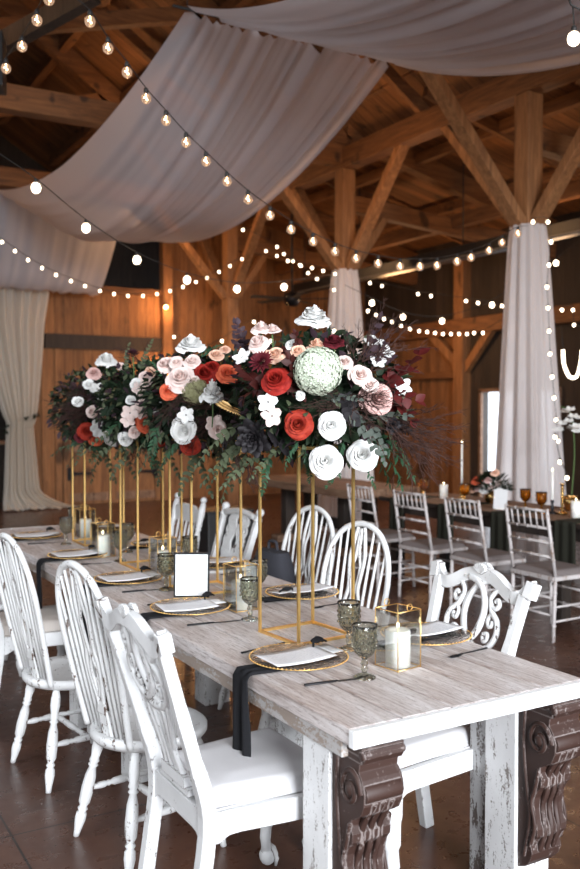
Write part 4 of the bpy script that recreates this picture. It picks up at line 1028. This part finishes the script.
# tall rose of the nearest arrangement
pt = at(314, 314, 3.28); o = putp(0, 'rose_white', pt, rotz(V((-.15,-.35,1))), .058, 0); stem(0, pt, pt-V((-.02,-.02,.20)))
def sprg(bi, key, px, py, tx, ty, s=1.0, off=.0, toward=.0, n=None):
    # sprig starting at px,py and heading to tx,ty
    p, nn = surf(bi, px, py, off); Yd = (p.x*sin(YAW)+p.y*cos(YAW)); e = at(tx, ty, Yd-toward); d = (e-p).normalized()
    up = (CAMP-p).normalized()*.5+V((0,0,.8)); y = up.cross(d).normalized(); z = d.cross(y); q = Matrix((d, y, z)).transposed().to_quaternion()
    return putp(bi, key, p, q, s)
rr = random.Random(11)
for (px,py,tx,ty,k,s) in [(385,385,425,365,'sprig_redleaf',1.0),(380,392,418,402,'sprig_redleaf',.8),(392,398,412,425,'sprig_redleaf',.7),(385,372,408,374,'sprig_redleaf',.6),
   (365,362,378,335,'sprig_plum',.8),(370,368,392,340,'sprig_plum',.6),(248,362,236,325,'sprig_plum',.75),(252,366,262,350,'sprig_plum',.6),(248,352,232,330,'sprig_plum',.5),
   (300,352,295,330,'sprig_darkred',.5),(300,365,288,350,'sprig_darkred',.6),(262,388,240,372,'sprig_darkred',.75),(265,385,246,398,'sprig_darkred',.7),(285,380,300,400,'sprig_darkred',.6),(300,385,292,362,'sprig_darkred',.7),(275,395,262,412,'sprig_darkred',.6),
   (350,412,366,440,'sprig_grey',.8),(362,420,392,418,'sprig_grey',.8),(370,425,385,445,'sprig_grey',.7),(345,392,348,430,'sprig_black',.7),(385,415,402,432,'sprig_black',.8),
   (368,442,412,482,'sprig_green',1.0),(372,440,418,470,'sprig_green',.9),(365,450,398,482,'sprig_green',.8),(375,436,410,455,'sprig_green',.8),(335,455,340,490,'sprig_green',.55),(312,455,300,472,'sprig_green',.5),(300,440,286,458,'sprig_green',.5),(345,440,338,458,'sprig_green',.5),
   (330,400,350,395,'sprig_grey',.6),(245,440,232,458,'sprig_euc',.8),(285,445,262,470,'sprig_euc',.7),(305,450,310,480,'sprig_green',.5),(240,425,205,455,'sprig_euc',.9),(245,445,215,470,'sprig_euc',.9),(250,450,225,490,'sprig_euc',.9),(262,455,240,475,'sprig_euc',.8),(270,455,262,480,'sprig_green',.6),
   (320,448,345,475,'sprig_green',.5),(350,455,372,476,'sprig_green',.6),(268,430,285,455,'sprig_black',.8),(245,428,232,440,'sprig_black',.8),(240,436,262,462,'sprig_black',.8)]:
    sprg(0, k, px, py, tx, ty, s, .01, rr.uniform(-.06,.05))
for bi, lst in ((1, [(180,440,165,465),(200,445,190,475),(215,440,225,470),(225,430,238,462),(170,430,150,455),(195,448,205,478),(218,418,240,440),(160,425,145,445)]), (2, [(140,440,125,462),(150,440,155,470),(130,435,108,452),(160,435,172,462),(122,425,100,440)]), (3, [(95,440,78,455),(108,445,95,470),(118,440,128,462),(88,440,72,446),(100,440,110,468),(120,430,140,450)])):
    for (px,py,tx,ty) in lst: sprg(bi, 'sprig_euc', px, py, tx, ty, (1.0,.95,1.0,1.1)[bi], .0, rr.uniform(-.05,.05))
    for (px,py,tx,ty) in lst[:5]: sprg(bi, rr.choice(['sprig_green','sprig_euc']), px+rr.uniform(-10,10), py-6, tx+rr.uniform(-12,12), ty-4, .8, .0, rr.uniform(-.05,.06))
for (bi,px,py,tx,ty,s) in [(0,385,420,440,440,1.1),(0,392,428,450,462,1.05),(0,385,425,440,452,1.0),(0,395,422,452,444,1.0),(0,388,436,440,480,1.0),(0,355,365,362,320,.7),(0,362,362,392,328,.9),(0,370,372,400,345,.8),(0,350,395,368,405,.7),(0,345,400,330,385,.5),(0,350,410,375,418,.7),(0,340,408,320,405,.6),(0,355,400,385,392,.7),
   (1,215,410,185,400,.8),(1,220,415,195,430,.9),(1,225,400,205,395,.8),(1,210,425,190,445,.7),(1,225,420,235,440,.7),(1,215,405,240,400,.7),(1,180,400,160,412,.7),(2,160,420,180,432,.8),(2,140,362,122,340,.7),(2,145,360,152,342,.5),(2,150,425,170,445,.7),
   (3,88,405,58,400,1.0),(3,90,410,60,420,1.0),(3,85,395,68,385,.8),(3,88,415,62,436,1.0),(3,92,400,75,395,.8),(3,110,425,100,440,.7),(3,90,408,72,408,.9)]:
    sprg(bi, 'wisp', px, py, tx, ty, s, .02, rr.uniform(-.05,.15))
for (bi,px,py,tx,ty,s) in [(0,250,455,246,510,1.1),(0,246,452,240,500,1.0),(0,235,450,245,495,.9),(2,135,445,128,490,1.2),(2,138,440,142,480,1.0),(3,92,440,96,480,1.0)]: sprg(bi, 'wisp_hang', px, py, tx, ty, s, .0, 0)
for (bi,px,py,tx,ty,k,s) in [(1,165,378,150,362,'sprig_green',.5),(2,140,372,146,350,'sprig_euc',.7),(2,125,372,128,355,'sprig_euc',.6),(3,90,385,78,388,'sprig_plum',.9),(3,95,392,84,400,'sprig_plum',.8),(3,112,375,98,378,'sprig_green',.6),(3,95,420,100,415,'sprig_black',.8),(1,236,372,250,390,'sprig_darkred',.8),(1,200,360,210,350,'sprig_green',.5),(1,222,362,205,362,'sprig_green',.5),(1,236,352,240,330,'sprig_plum',.7)]:
    sprg(bi, k, px, py, tx, ty, s, .02, 0)
# far sides of the arrangements carry flowers too
for bi in range(4):
    b = BQ[bi]
    for i in range(12):
        a = YAW*-1+radians(-10+18*i)+.3; n = V((sin(a+1.0), cos(a+1.0), rr.uniform(-.25,.7))).normalized()
        if n.dot((CAMP-b['c']).normalized()) > -.05: continue
        p = b['c']+V((n.x*b['r'][0], n.y*b['r'][1], n.z*b['r'][2])); putp(bi, rr.choice(['rose_white','rose_blush','rose_red','dahlia','orchid','rose_coral']), p, rotz(n), rr.uniform(.035,.048))

# ------------------------------------------------------------------ dark dressed table on the right
TV0, TV1, TU0, TU1 = 2.6, 7.05, 5.12, 5.92
dt = thing('dining_table', ((TU0+TU1)/2, (TV0+TV1)/2, 0), 0, 'long dark-stained table behind the chiavari chairs, set with amber goblets', 'table')
MB().box((0,0,.74), (TU1-TU0, TV1-TV0, .04)).build('tabletop', M['rustic'], dt, .004)
MB().box((-.33,0,.67), (.03, TV1-TV0-.2, .10)).build('apron', M['dark_wood'], dt); MB().box((.33,0,.67), (.03, TV1-TV0-.2, .10)).build('apron', M['dark_wood'], dt)
for sx in (-.3,.3):
    for sy in (-2.05, 0, 2.05): MB().box((sx, sy, .36), (.1,.1,.72)).build('leg', M['dark_wood'], dt, .004)
for i, (v, w) in enumerate([(6.75,'by the leftmost chiavari chair'), (6.05,'between the two left chiavari chairs'), (5.38,'left of the rightmost goblets'), (4.70,'below the amber goblets'), (4.02,'at the right photo edge')]):
    m = MB().box((-.09,0,.764), (.42,.20,.006)); m.grid(lambda s, q: (-.31-.006*sin(s*14), (s-.5)*.20*(1+.1*q), .766-.36*q), 12, 10)
    o = m.build('hanging_napkin', M['olive'], solid=.003); o.location = (TU0+.30, v, 0); tag(o, 'dark olive napkin hanging over the dark table, ' + w, 'napkin', 'olive napkins on the dark table')
AG = gob(M['amber'], .17, .045); index_kids()
def onplane(px, py, z=.762):
    d = ray(px, py); return CAMP+d*((z-H)/d.z)
def onrow(px, u):                      # point of the table row at this u seen in image column px
    k = (px-290)/F; v = u*(cos(YAW)-k*sin(YAW))/(sin(YAW)+k*cos(YAW)); return V((u, v, .762))
for i, (px, u, lb) in enumerate([(424, 5.45, 'amber goblet left of the squat cream candle'), (465, 5.4, 'amber goblet left of the small flower centrepiece'), (526, 5.5, 'left one of the two amber goblets before the white curtain'), (542, 5.4, 'right one of the two amber goblets before the white curtain')]):
    o = use(AG); o.location = onrow(px, u); tag(o, lb, 'goblet', 'amber goblets on the dark table')
def taper(px, u, ztop, label, hold='brass', zb=.762):
    p = onrow(px, u); t = thing('taper_candle', (p.x, p.y, zb), 0, label, 'candle'); h = ztop-zb
    MB().lathe([(.035,0),(.036,.01),(.012,.02),(.010,.03),(.017,.045),(.010,.06),(.009,.08),(.016,.10),(.013,.11),(0,.11)], 14).build('candlestick', M[hold], t)
    MB().tube([(0,0,.09),(0,0,h)], [.010,.008], 10).build('wax_body', M['wax'], t)
    MB().lathe([(0,0),(.004,.15),(.0055,.4),(.003,.75),(0,1)], 10, V((0,0,h+.002)), V((0,0,1)), .026).build('flame', M['flame'], t)
taper(553, 5.45, 1.10, 'lit white taper candle beside the amber goblets', 'black'); taper(462, 5.6, 1.28, 'tall lit white taper candle left of the small centrepiece'); 
p = onrow(563, 5.5); t = thing('candlestick', p, 0, 'twisted brass candlestick right of the lit taper', 'candlestick')
m = MB().lathe([(.045,0),(.045,.012),(.02,.02)], 14)
for i in range(9): m.ball((0,0,.03+.022*i), (.016,.016,.013), 10, 6)
m.build('stem', M['brass'], t); MB().lathe([(.014,.22),(.018,.24),(.018,.245),(0,.245)], 12).build('cup', M['brass'], t)
def glasspillar(px, u, label, h=.13):
    p = onrow(px, u); t = thing('pillar_candle', p, 0, label, 'candle'); MB().lathe([(0,0),(.04,0),(.04,h),(0,h-.004)], 20).build('wax_body', M['wax'], t)
    MB().lathe([(0,0),(.004,.15),(.0055,.4),(.003,.75),(0,1)], 10, V((0,0,h+.002)), V((0,0,1)), .024).build('flame', M['flame'], t)
glasspillar(444, 5.5, 'squat cream pillar candle glowing left of the centrepiece'); glasspillar(577, 5.4, 'cream pillar candle at the right photo edge')
p = onrow(501, 5.30); t = thing('card_sign', p, radians(-68), 'white upright card standing in front of the small centrepiece', 'card')
MB().box((0,0,.085), (.12,.004,.165), Matrix.Rotation(radians(-8),3,'X')).build('card_sheet', M['paper'], t); MB().box((0,.01,.006), (.07,.05,.012)).build('foot', M['wax'], t)
# small centrepiece
cp = onrow(493, 5.60); ca = thing('centrepiece', cp, 0, 'small low centrepiece of coral, orange and white flowers on the dark table', 'flower arrangement')
MB().lathe([(0,0),(.06,0),(.075,.05),(.07,.11),(0,.10)], 18).build('bowl', M['brass'], ca)
m = MB(); rr = random.Random(5)
for i in range(170):
    n = V((rr.gauss(0,1), rr.gauss(0,1), abs(rr.gauss(0,.8)))).normalized(); leaf(m, V((0,0,.13))+V((n.x*.12,n.y*.15,n.z*.10)), (n+V((rr.uniform(-.6,.6),)*3)).normalized(), V((0,.3,1)), .075, .018)
m.build('foliage', P['darkgreen'], ca)
def smallf(par, key, off, s):
    o = bpy.data.objects.new(FN[key], ME[key][0]); COL.objects.link(o); o.parent = par; o.location = off; o.rotation_mode = 'QUATERNION'; o.rotation_quaternion = rotz(V((-.6,-.5,.6))+V(off)*1.5); o.scale = (s,s,s)
for key, dv, dz, s in (('rose_coral',.10,.21,.045),('rose_dusty',.08,.15,.04),('rose_white',-.0,.14,.042),('bud_peach',-.14,.29,.035),('rose_blush',-.10,.16,.03),('rose_white',-.19,.13,.038),('rose_peach',.15,.12,.03),('rose_dusty',-.05,.22,.03)):
    smallf(ca, key, (-.10, dv, dz), s)
op = onrow(572, 5.75); oc = thing('orchid_plant', op, 0, 'white orchid blossoms on an arching stem at the right photo edge', 'orchid')
MB().lathe([(0,0),(.05,0),(.07,.12),(.065,.12),(0,.10)], 18).build('pot', M['brass'], oc)
MB().tube(spline([(0,0,.1),(.01,-.02,.5),(-.02,.0,.80),(-.05,.08,.86)], 6), .005, 6).build('stem', P['stem'], oc)
rr = random.Random(8)
for i in range(13): smallf(oc, 'orchid', (-.05+rr.uniform(-.05,.04), rr.uniform(-.12,.10), .72+rr.uniform(-.07,.12)), .042)

# rustic wooden table further back
ft = thing('trestle_table', (5.62, 8.75, 0), radians(0), 'thick-topped rustic wooden table behind the gold stands, on dark trestle posts', 'table')
MB().box((0,0,.72), (.9, 2.3, .09)).build('tabletop', M['rustic'], ft, .008)
for sy in (-.62, .62):
    for sx in (-.16, .16): MB().box((sx, sy, .37), (.13,.13,.60)).build('leg', M['dark_wood'], ft, .006)
    MB().box((0, sy, .05), (.70, .16, .09)).build('foot', M['rustic'], ft, .01)
MB().box((0,0,.30), (.06, 1.3, .12)).build('stretcher', M['dark_wood'], ft)
tag(MB().box((0,0,.24), (.55,.42,.44)).box((0,0,.47), (.57,.44,.03)).build('storage_box', M['blackplastic'], bev=.01, loc=(4.35,8.9,.02)), 'dark low box on the floor beyond the knobbed white chair', 'box')

# cabinet and lamp beyond the opening at far left
cb = thing('cabinet', (3.0, 16.0, 0), 0, 'dark wooden cabinet in the opening left of the cream curtain', 'cabinet')
MB().box((0,0,.5), (1.5,.5,1.0)).build('body', M['dark_wood'], cb, .01); MB().box((0,-.02,1.02), (1.6,.56,.05)).build('top', M['rustic'], cb, .005)
for x in (-.37,.37): MB().box((x,-.26,.5), (.68,.02,.85)).build('door', M['dark_wood'], cb, .004)
lm = thing('table_lamp', (3.30, 15.9, 1.046), 0, 'table lamp with glowing orange shade on the dark cabinet', 'lamp')
MB().lathe([(0,0),(.08,0),(.08,.015),(.015,.03),(.015,.16),(0,.16)], 16).build('base', M['brass'], lm); MB().lathe([(.11,.13),(.10,.36)], 20).build('lamp_shade', M['lamp'], lm)

# black loudspeaker on the tie beam, black duct and ceiling fan
sp_ = at(-1, 64, 8.2); ls = thing('loudspeaker', (sp_.x, PV[2]-.25, sp_.z), radians(-20), 'black loudspeaker hung from the roof timbers at the left photo edge', 'loudspeaker')
ls.location = at(-13, 62, 8.0); MB().box((0,0,0), (.30,.28,.48)).build('cabinet', M['blackplastic'], ls, .015); MB().box((0,-.145,0), (.26,.01,.44)).build('grille', M['wire'], ls, .003)
MB().tube([(0,0,.24),(0,0,.55)], .01, 6).build('hanger', M['wire'], ls)
dk = thing('duct_rail', (7.35, 0, 3.50), 0, 'long black suspended rail running along the aisle behind the curtained posts', 'rail')
MB().box((0, 7.2, 0), (.14, 10.4, .16)).build('rail', M['black'], dk, .01); MB().box((-.078, 7.2, -.065), (.012, 10.4, .02)).build('lower_lip', M['gold'] if False else simple('grey_steel', (.16,.15,.14), .5, .6), dk)
for v in (4.0, 6.2, 8.4, 10.6, 12.1): MB().tube([(0, v, .05), (0, v, 1.25)], .008, 6).build('hanger_rod', M['wire'], dk)
fc = at(292, 299, 14.0); fn = thing('ceiling_fan', fc, 0, 'dark ceiling fan hanging above the arrangement, left of the narrow curtain', 'fan')
MB().tube([(0,0,.1),(0,0,5.0-fc.z)], .02, 8).build('down_rod', M['wire'], fn); MB().lathe([(0,-.12),(.10,-.10),(.15,0),(.12,.08),(0,.12)], 18).build('motor', M['black'], fn)
for i in range(5):
    a = 2*pi*i/5+.3; MB().box((0,.40,0), (.13,.62,.012), Matrix.Rotation(radians(10),3,'Y')).map(lambda p, a=a: Matrix.Rotation(a,3,'Z') @ p).build('blade', M['dark_wood'], fn)

# ------------------------------------------------------------------ string lights
GB = MB().ball((0,0,-.062), (.030,.030,.032), 14, 10).mesh('globe', M['bulbglass'])
FB = MB().ball((.006,0,-.068), .006, 8, 6).ball((-.008,.004,-.056), .005, 8, 6).tube([(0,0,-.03),(0,0,-.055)], .004, 5).mesh('filament', M['fil'])
SK = MB().lathe([(0,-.034),(.013,-.034),(.014,-.012),(.010,0),(0,.004)], 10).mesh('socket', M['wire'])
LBm = MB().ball((0,0,-.058), (.030,.030,.034), 12, 8).mesh('litbulb', M['bulb'])
SBm = MB().ball((0,0,-.034), (.0155,.0155,.018), 12, 8).mesh('smallbulb', M['bulb'])
SS = MB().lathe([(0,-.02),(.007,-.02),(.007,0),(0,.003)], 8).mesh('small_socket', M['wire'])
def string(label, pts, kind, depth, extra0=None, extra1=None, r=.0035):
    # pts are photo positions, depth(i) their distance along the view: a real string in space
    ps = [at(x, y, depth(i/(len(pts)-1))) for i, (x, y) in enumerate(pts)]
    t = thing('string_lights', ps[0], 0, label, 'string lights'); o0 = ps[0]; up = {'globe':.065,'lit':.058,'small':.034}[kind]
    path = ([V(extra0)] if extra0 else [])+[p+V((0,0,up)) for p in ps]+([V(extra1)] if extra1 else [])
    MB().tube(spline([p-o0 for p in path], 3), r, 5).build('cord', M['wire'], t)
    for p in ps:
        L = p-o0+V((0,0,up))
        nm = 'bulb'; mesh = {'globe':GB,'lit':LBm,'small':SBm}[kind]; b = bpy.data.objects.new(nm, mesh); COL.objects.link(b); b.parent = t; b.location = L
        s = bpy.data.objects.new('socket', SS if kind == 'small' else SK); COL.objects.link(s); s.parent = b
        if kind == 'globe': f = bpy.data.objects.new('filament', FB); COL.objects.link(f); f.parent = b
    return t
def lin(a, b): return lambda k: a+(b-a)*k
string('long string of clear globe bulbs sweeping from the upper left to the near curtained post', [(90,22),(108,49),(127,73),(146,99),(166,121),(186,143),(206,162),(227,182),(248,200),(270,216),(291,230),(313,242),(335,252),(356,259),(378,264),(400,267),(420,267),(437,266),(457,262),(471,258),(489,251),(502,243),(518,234)], 'globe', lin(5.0, 7.9), at(70,-6,4.9), (PU-.16, PV[1]-.16, 3.38))
string('clear globe bulbs climbing to the top left corner of the photo', [(6,69),(22,47),(37,21),(49,0)], 'globe', lin(5.6, 4.9), at(-10,90,5.8), at(56,-20,4.8))
string('globe bulbs trailing down the right side of the tall near curtain', [(533,222),(548,222),(551,242),(549,265),(547,287),(548,308),(549,331),(550,354),(552,377),(554,398),(556,420),(558,441)], 'small', lin(8.2, 8.15), None, None, .0025)
string('string of large frosted bulbs crossing the long swag at left', [(36,188),(86,228),(137,260),(187,280),(237,289),(284,287)], 'lit', lin(5.6, 8.8), at(-12,146,5.3), at(334,274,9.6))
string('large frosted bulbs hanging behind the flowers, right of the narrow curtain', [(372,303),(403,317),(442,321),(492,305),(556,263)], 'lit', lin(10.4, 10.6), at(345,285,10.3), at(600,225,10.6))
string('single large frosted bulb string at the top right corner', [(575,40)], 'lit', lambda k: 4.2, at(560,-8,4.2), at(592,-4,4.2)) if False else None
t = thing('string_lights', at(575,30,4.2), 0, 'single large frosted bulb on a black cord at the top right corner', 'string lights')
MB().tube([at(566,-10,4.2)-t.location, at(571,5,4.2)-t.location, at(590,14,4.2)-t.location], .005, 6).build('cord', M['wire'], t)
b = bpy.data.objects.new('bulb', LBm); COL.objects.link(b); b.parent = t; b.location = at(574,26,4.2)-t.location; s = bpy.data.objects.new('socket', SK); COL.objects.link(s); s.parent = b
MB().tube([at(573,7,4.2)-t.location, at(574,26,4.2)-t.location], .004, 6).build('drop_cord', M['wire'], t)
string('warm small bulbs drooping across the cream curtain and boarded wall at left', [(2,242),(15,251),(28,260),(42,268),(56,275),(71,281),(85,286),(100,291),(114,294),(128,296),(143,296),(157,294),(170,291),(183,287),(196,282),(207,278),(219,272),(230,266),(242,259)], 'small', lin(9.5, 12.6), at(-12,232,9.3), (PU-.12, PV[3]-.12, 3.9))
string('small bulbs descending from the swag edge towards the narrow curtain', [(243,230),(277,247),(284,254),(288,261),(300,265),(312,268),(323,271),(335,274)], 'small', lin(11.5, 10.6), None, None)
string('lower row of small bulbs below the swag edge towards the narrow curtain', [(266,251),(277,256),(293,261),(301,266),(308,273),(317,279),(334,290)], 'small', lin(12.5, 11.2), None, None)
string('row of small bulbs in an even droop along the aisle, right of the narrow curtain', [(368,311),(376,315),(384,319),(392,322),(401,326),(410,329),(419,331),(427,332),(435,333),(443,334),(451,334),(459,334),(467,334),(474,333),(483,333)], 'small', lin(10.3, 10.3), None, at(505,318,10.3))
string('sparser small bulbs high in the aisle between the two curtains', [(370,283),(382,286),(418,294),(431,296),(466,301),(478,303),(502,306)], 'small', lin(11.4, 9.2), None, None)
string('small bulbs right of the tall near curtain', [(562,310),(573,310),(574,325),(585,332)], 'small', lin(9.0, 9.4), None, None)
string('scattered round bulbs glowing just above the flowers against the back wall', [(174,337),(203,348),(222,341),(254,322),(271,341),(334,331)], 'small', lin(11.0, 9.0), None, None)
string('small bulbs strung by the post curtain bottom, behind the centrepiece', [(555,437),(560,462),(567,478)], 'small', lin(7.6, 7.3), None, None)
rp = at(571, 360, 9.8); rl = thing('rope_light', rp, 0, 'bright U-shaped loop of rope light at the right photo edge', 'rope light')
MB().tube(spline([at(x, y, 9.8)-rp for x, y in ((563,350),(564,364),(569,376),(576,377),(580,366),(582,350))], 6), .016, 8).build('glowing_tube', M['rope'], rl); MB().tube([at(563,350,9.8)-rp, at(561,325,9.9)-rp], .006, 6).build('cord', M['wire'], rl)

# sconces on the back wall and their light
def point(name, loc, col, pw, r=.05):
    l = bpy.data.lights.new(name, 'POINT'); l.color = col; l.energy = pw; l.shadow_soft_size = r; o = bpy.data.objects.new(name, l); COL.objects.link(o); o.location = loc; return o
for i, (loc, w) in enumerate([((6.02, FW-.28, 3.36), 'high on the corner timber above the barn door'), ((6.05, FW-.25, 2.28), 'low on the corner timber behind the white roses'), ((PU-.18, PV[3]-.17, 2.15), 'on the farthest post behind the dark plum leaves')]):
    s = thing('wall_sconce', loc, 0, 'glowing warm wall light '+w, 'wall light'); MB().ball((0,0,0), .032, 12, 8).build('glowing_bulb', M['sconce'], s)
    MB().lathe([(.03,.03),(.05,.05),(.05,.06),(0,.065)], 14).build('cap', M['black'], s); MB().tube([(0,0,.06),(.03,.12,.08)] if i < 2 else [(0,0,.06),(.08,.07,.08)], .008, 6).build('arm', M['black'], s)
    point('sconce_light', V(loc)+V((-.04,-.12,-.02)), (1,.50,.18), 22)
# unseen warm fill points added under the roof, boosting the string bulbs' glow
for loc, pw in (((5.5, 4.2, 4.0), 24), ((5.6, 8.4, 3.9), 42), ((5.2, 12.4, 4.2), 55), ((8.3, 7.8, 3.4), 36), ((8.8, 11.6, 2.9), 60), ((8.2, 4.4, 3.4), 26), ((1.0, 8.0, 5.4), 40), ((4.5,12.2,5.6), 22)):
    point('warm_roof_fill', loc, (1,.55,.25), pw, .25)

# ------------------------------------------------------------------ daylight
def area(name, loc, tgt, sx, sy, col, pw):
    l = bpy.data.lights.new(name, 'AREA'); l.shape = 'RECTANGLE'; l.size = sx; l.size_y = sy; l.color = col; l.energy = pw
    o = bpy.data.objects.new(name, l); COL.objects.link(o); o.location = loc; o.rotation_euler = (V(tgt)-V(loc)).to_track_quat('-Z', 'Y').to_euler(); return o
gd = area('daylight_through_gable_doors', (.5, -7.5, 3.4), (3.2, 3.0, .2), 5.0, 3.2, (.91,.95,1), 515); gd.data.spread = radians(75)
area('daylight_fill_left', (-3.4, 3.2, 2.6), (2.0, 4.0, 1.0), 5, 2.2, (.92,.96,1), 150)  # unseen soft fill added inside the left wall, which has no windows
area('daylight_side_door', (11.6, 10.8, 1.3), (8.0, 10.5, .8), 1.3, 2.0, (.95,.97,1), 120)
w = bpy.data.worlds.new('overcast_sky'); scn.world = w; w.use_nodes = True; bg_ = w.node_tree.nodes['Background']; bg_.inputs[0].default_value = (.82,.90,1,1); bg_.inputs[1].default_value = 2.8
struct('wall_left', MB().box((-4.6, 7.5, 2.7), (.1, 21, 5.4)), M['dark_wood'])
vs = scn.view_settings; vs.view_transform = 'Standard'; vs.look = 'None'; vs.gamma = 1; vs.exposure = 0; vs.use_curve_mapping = False
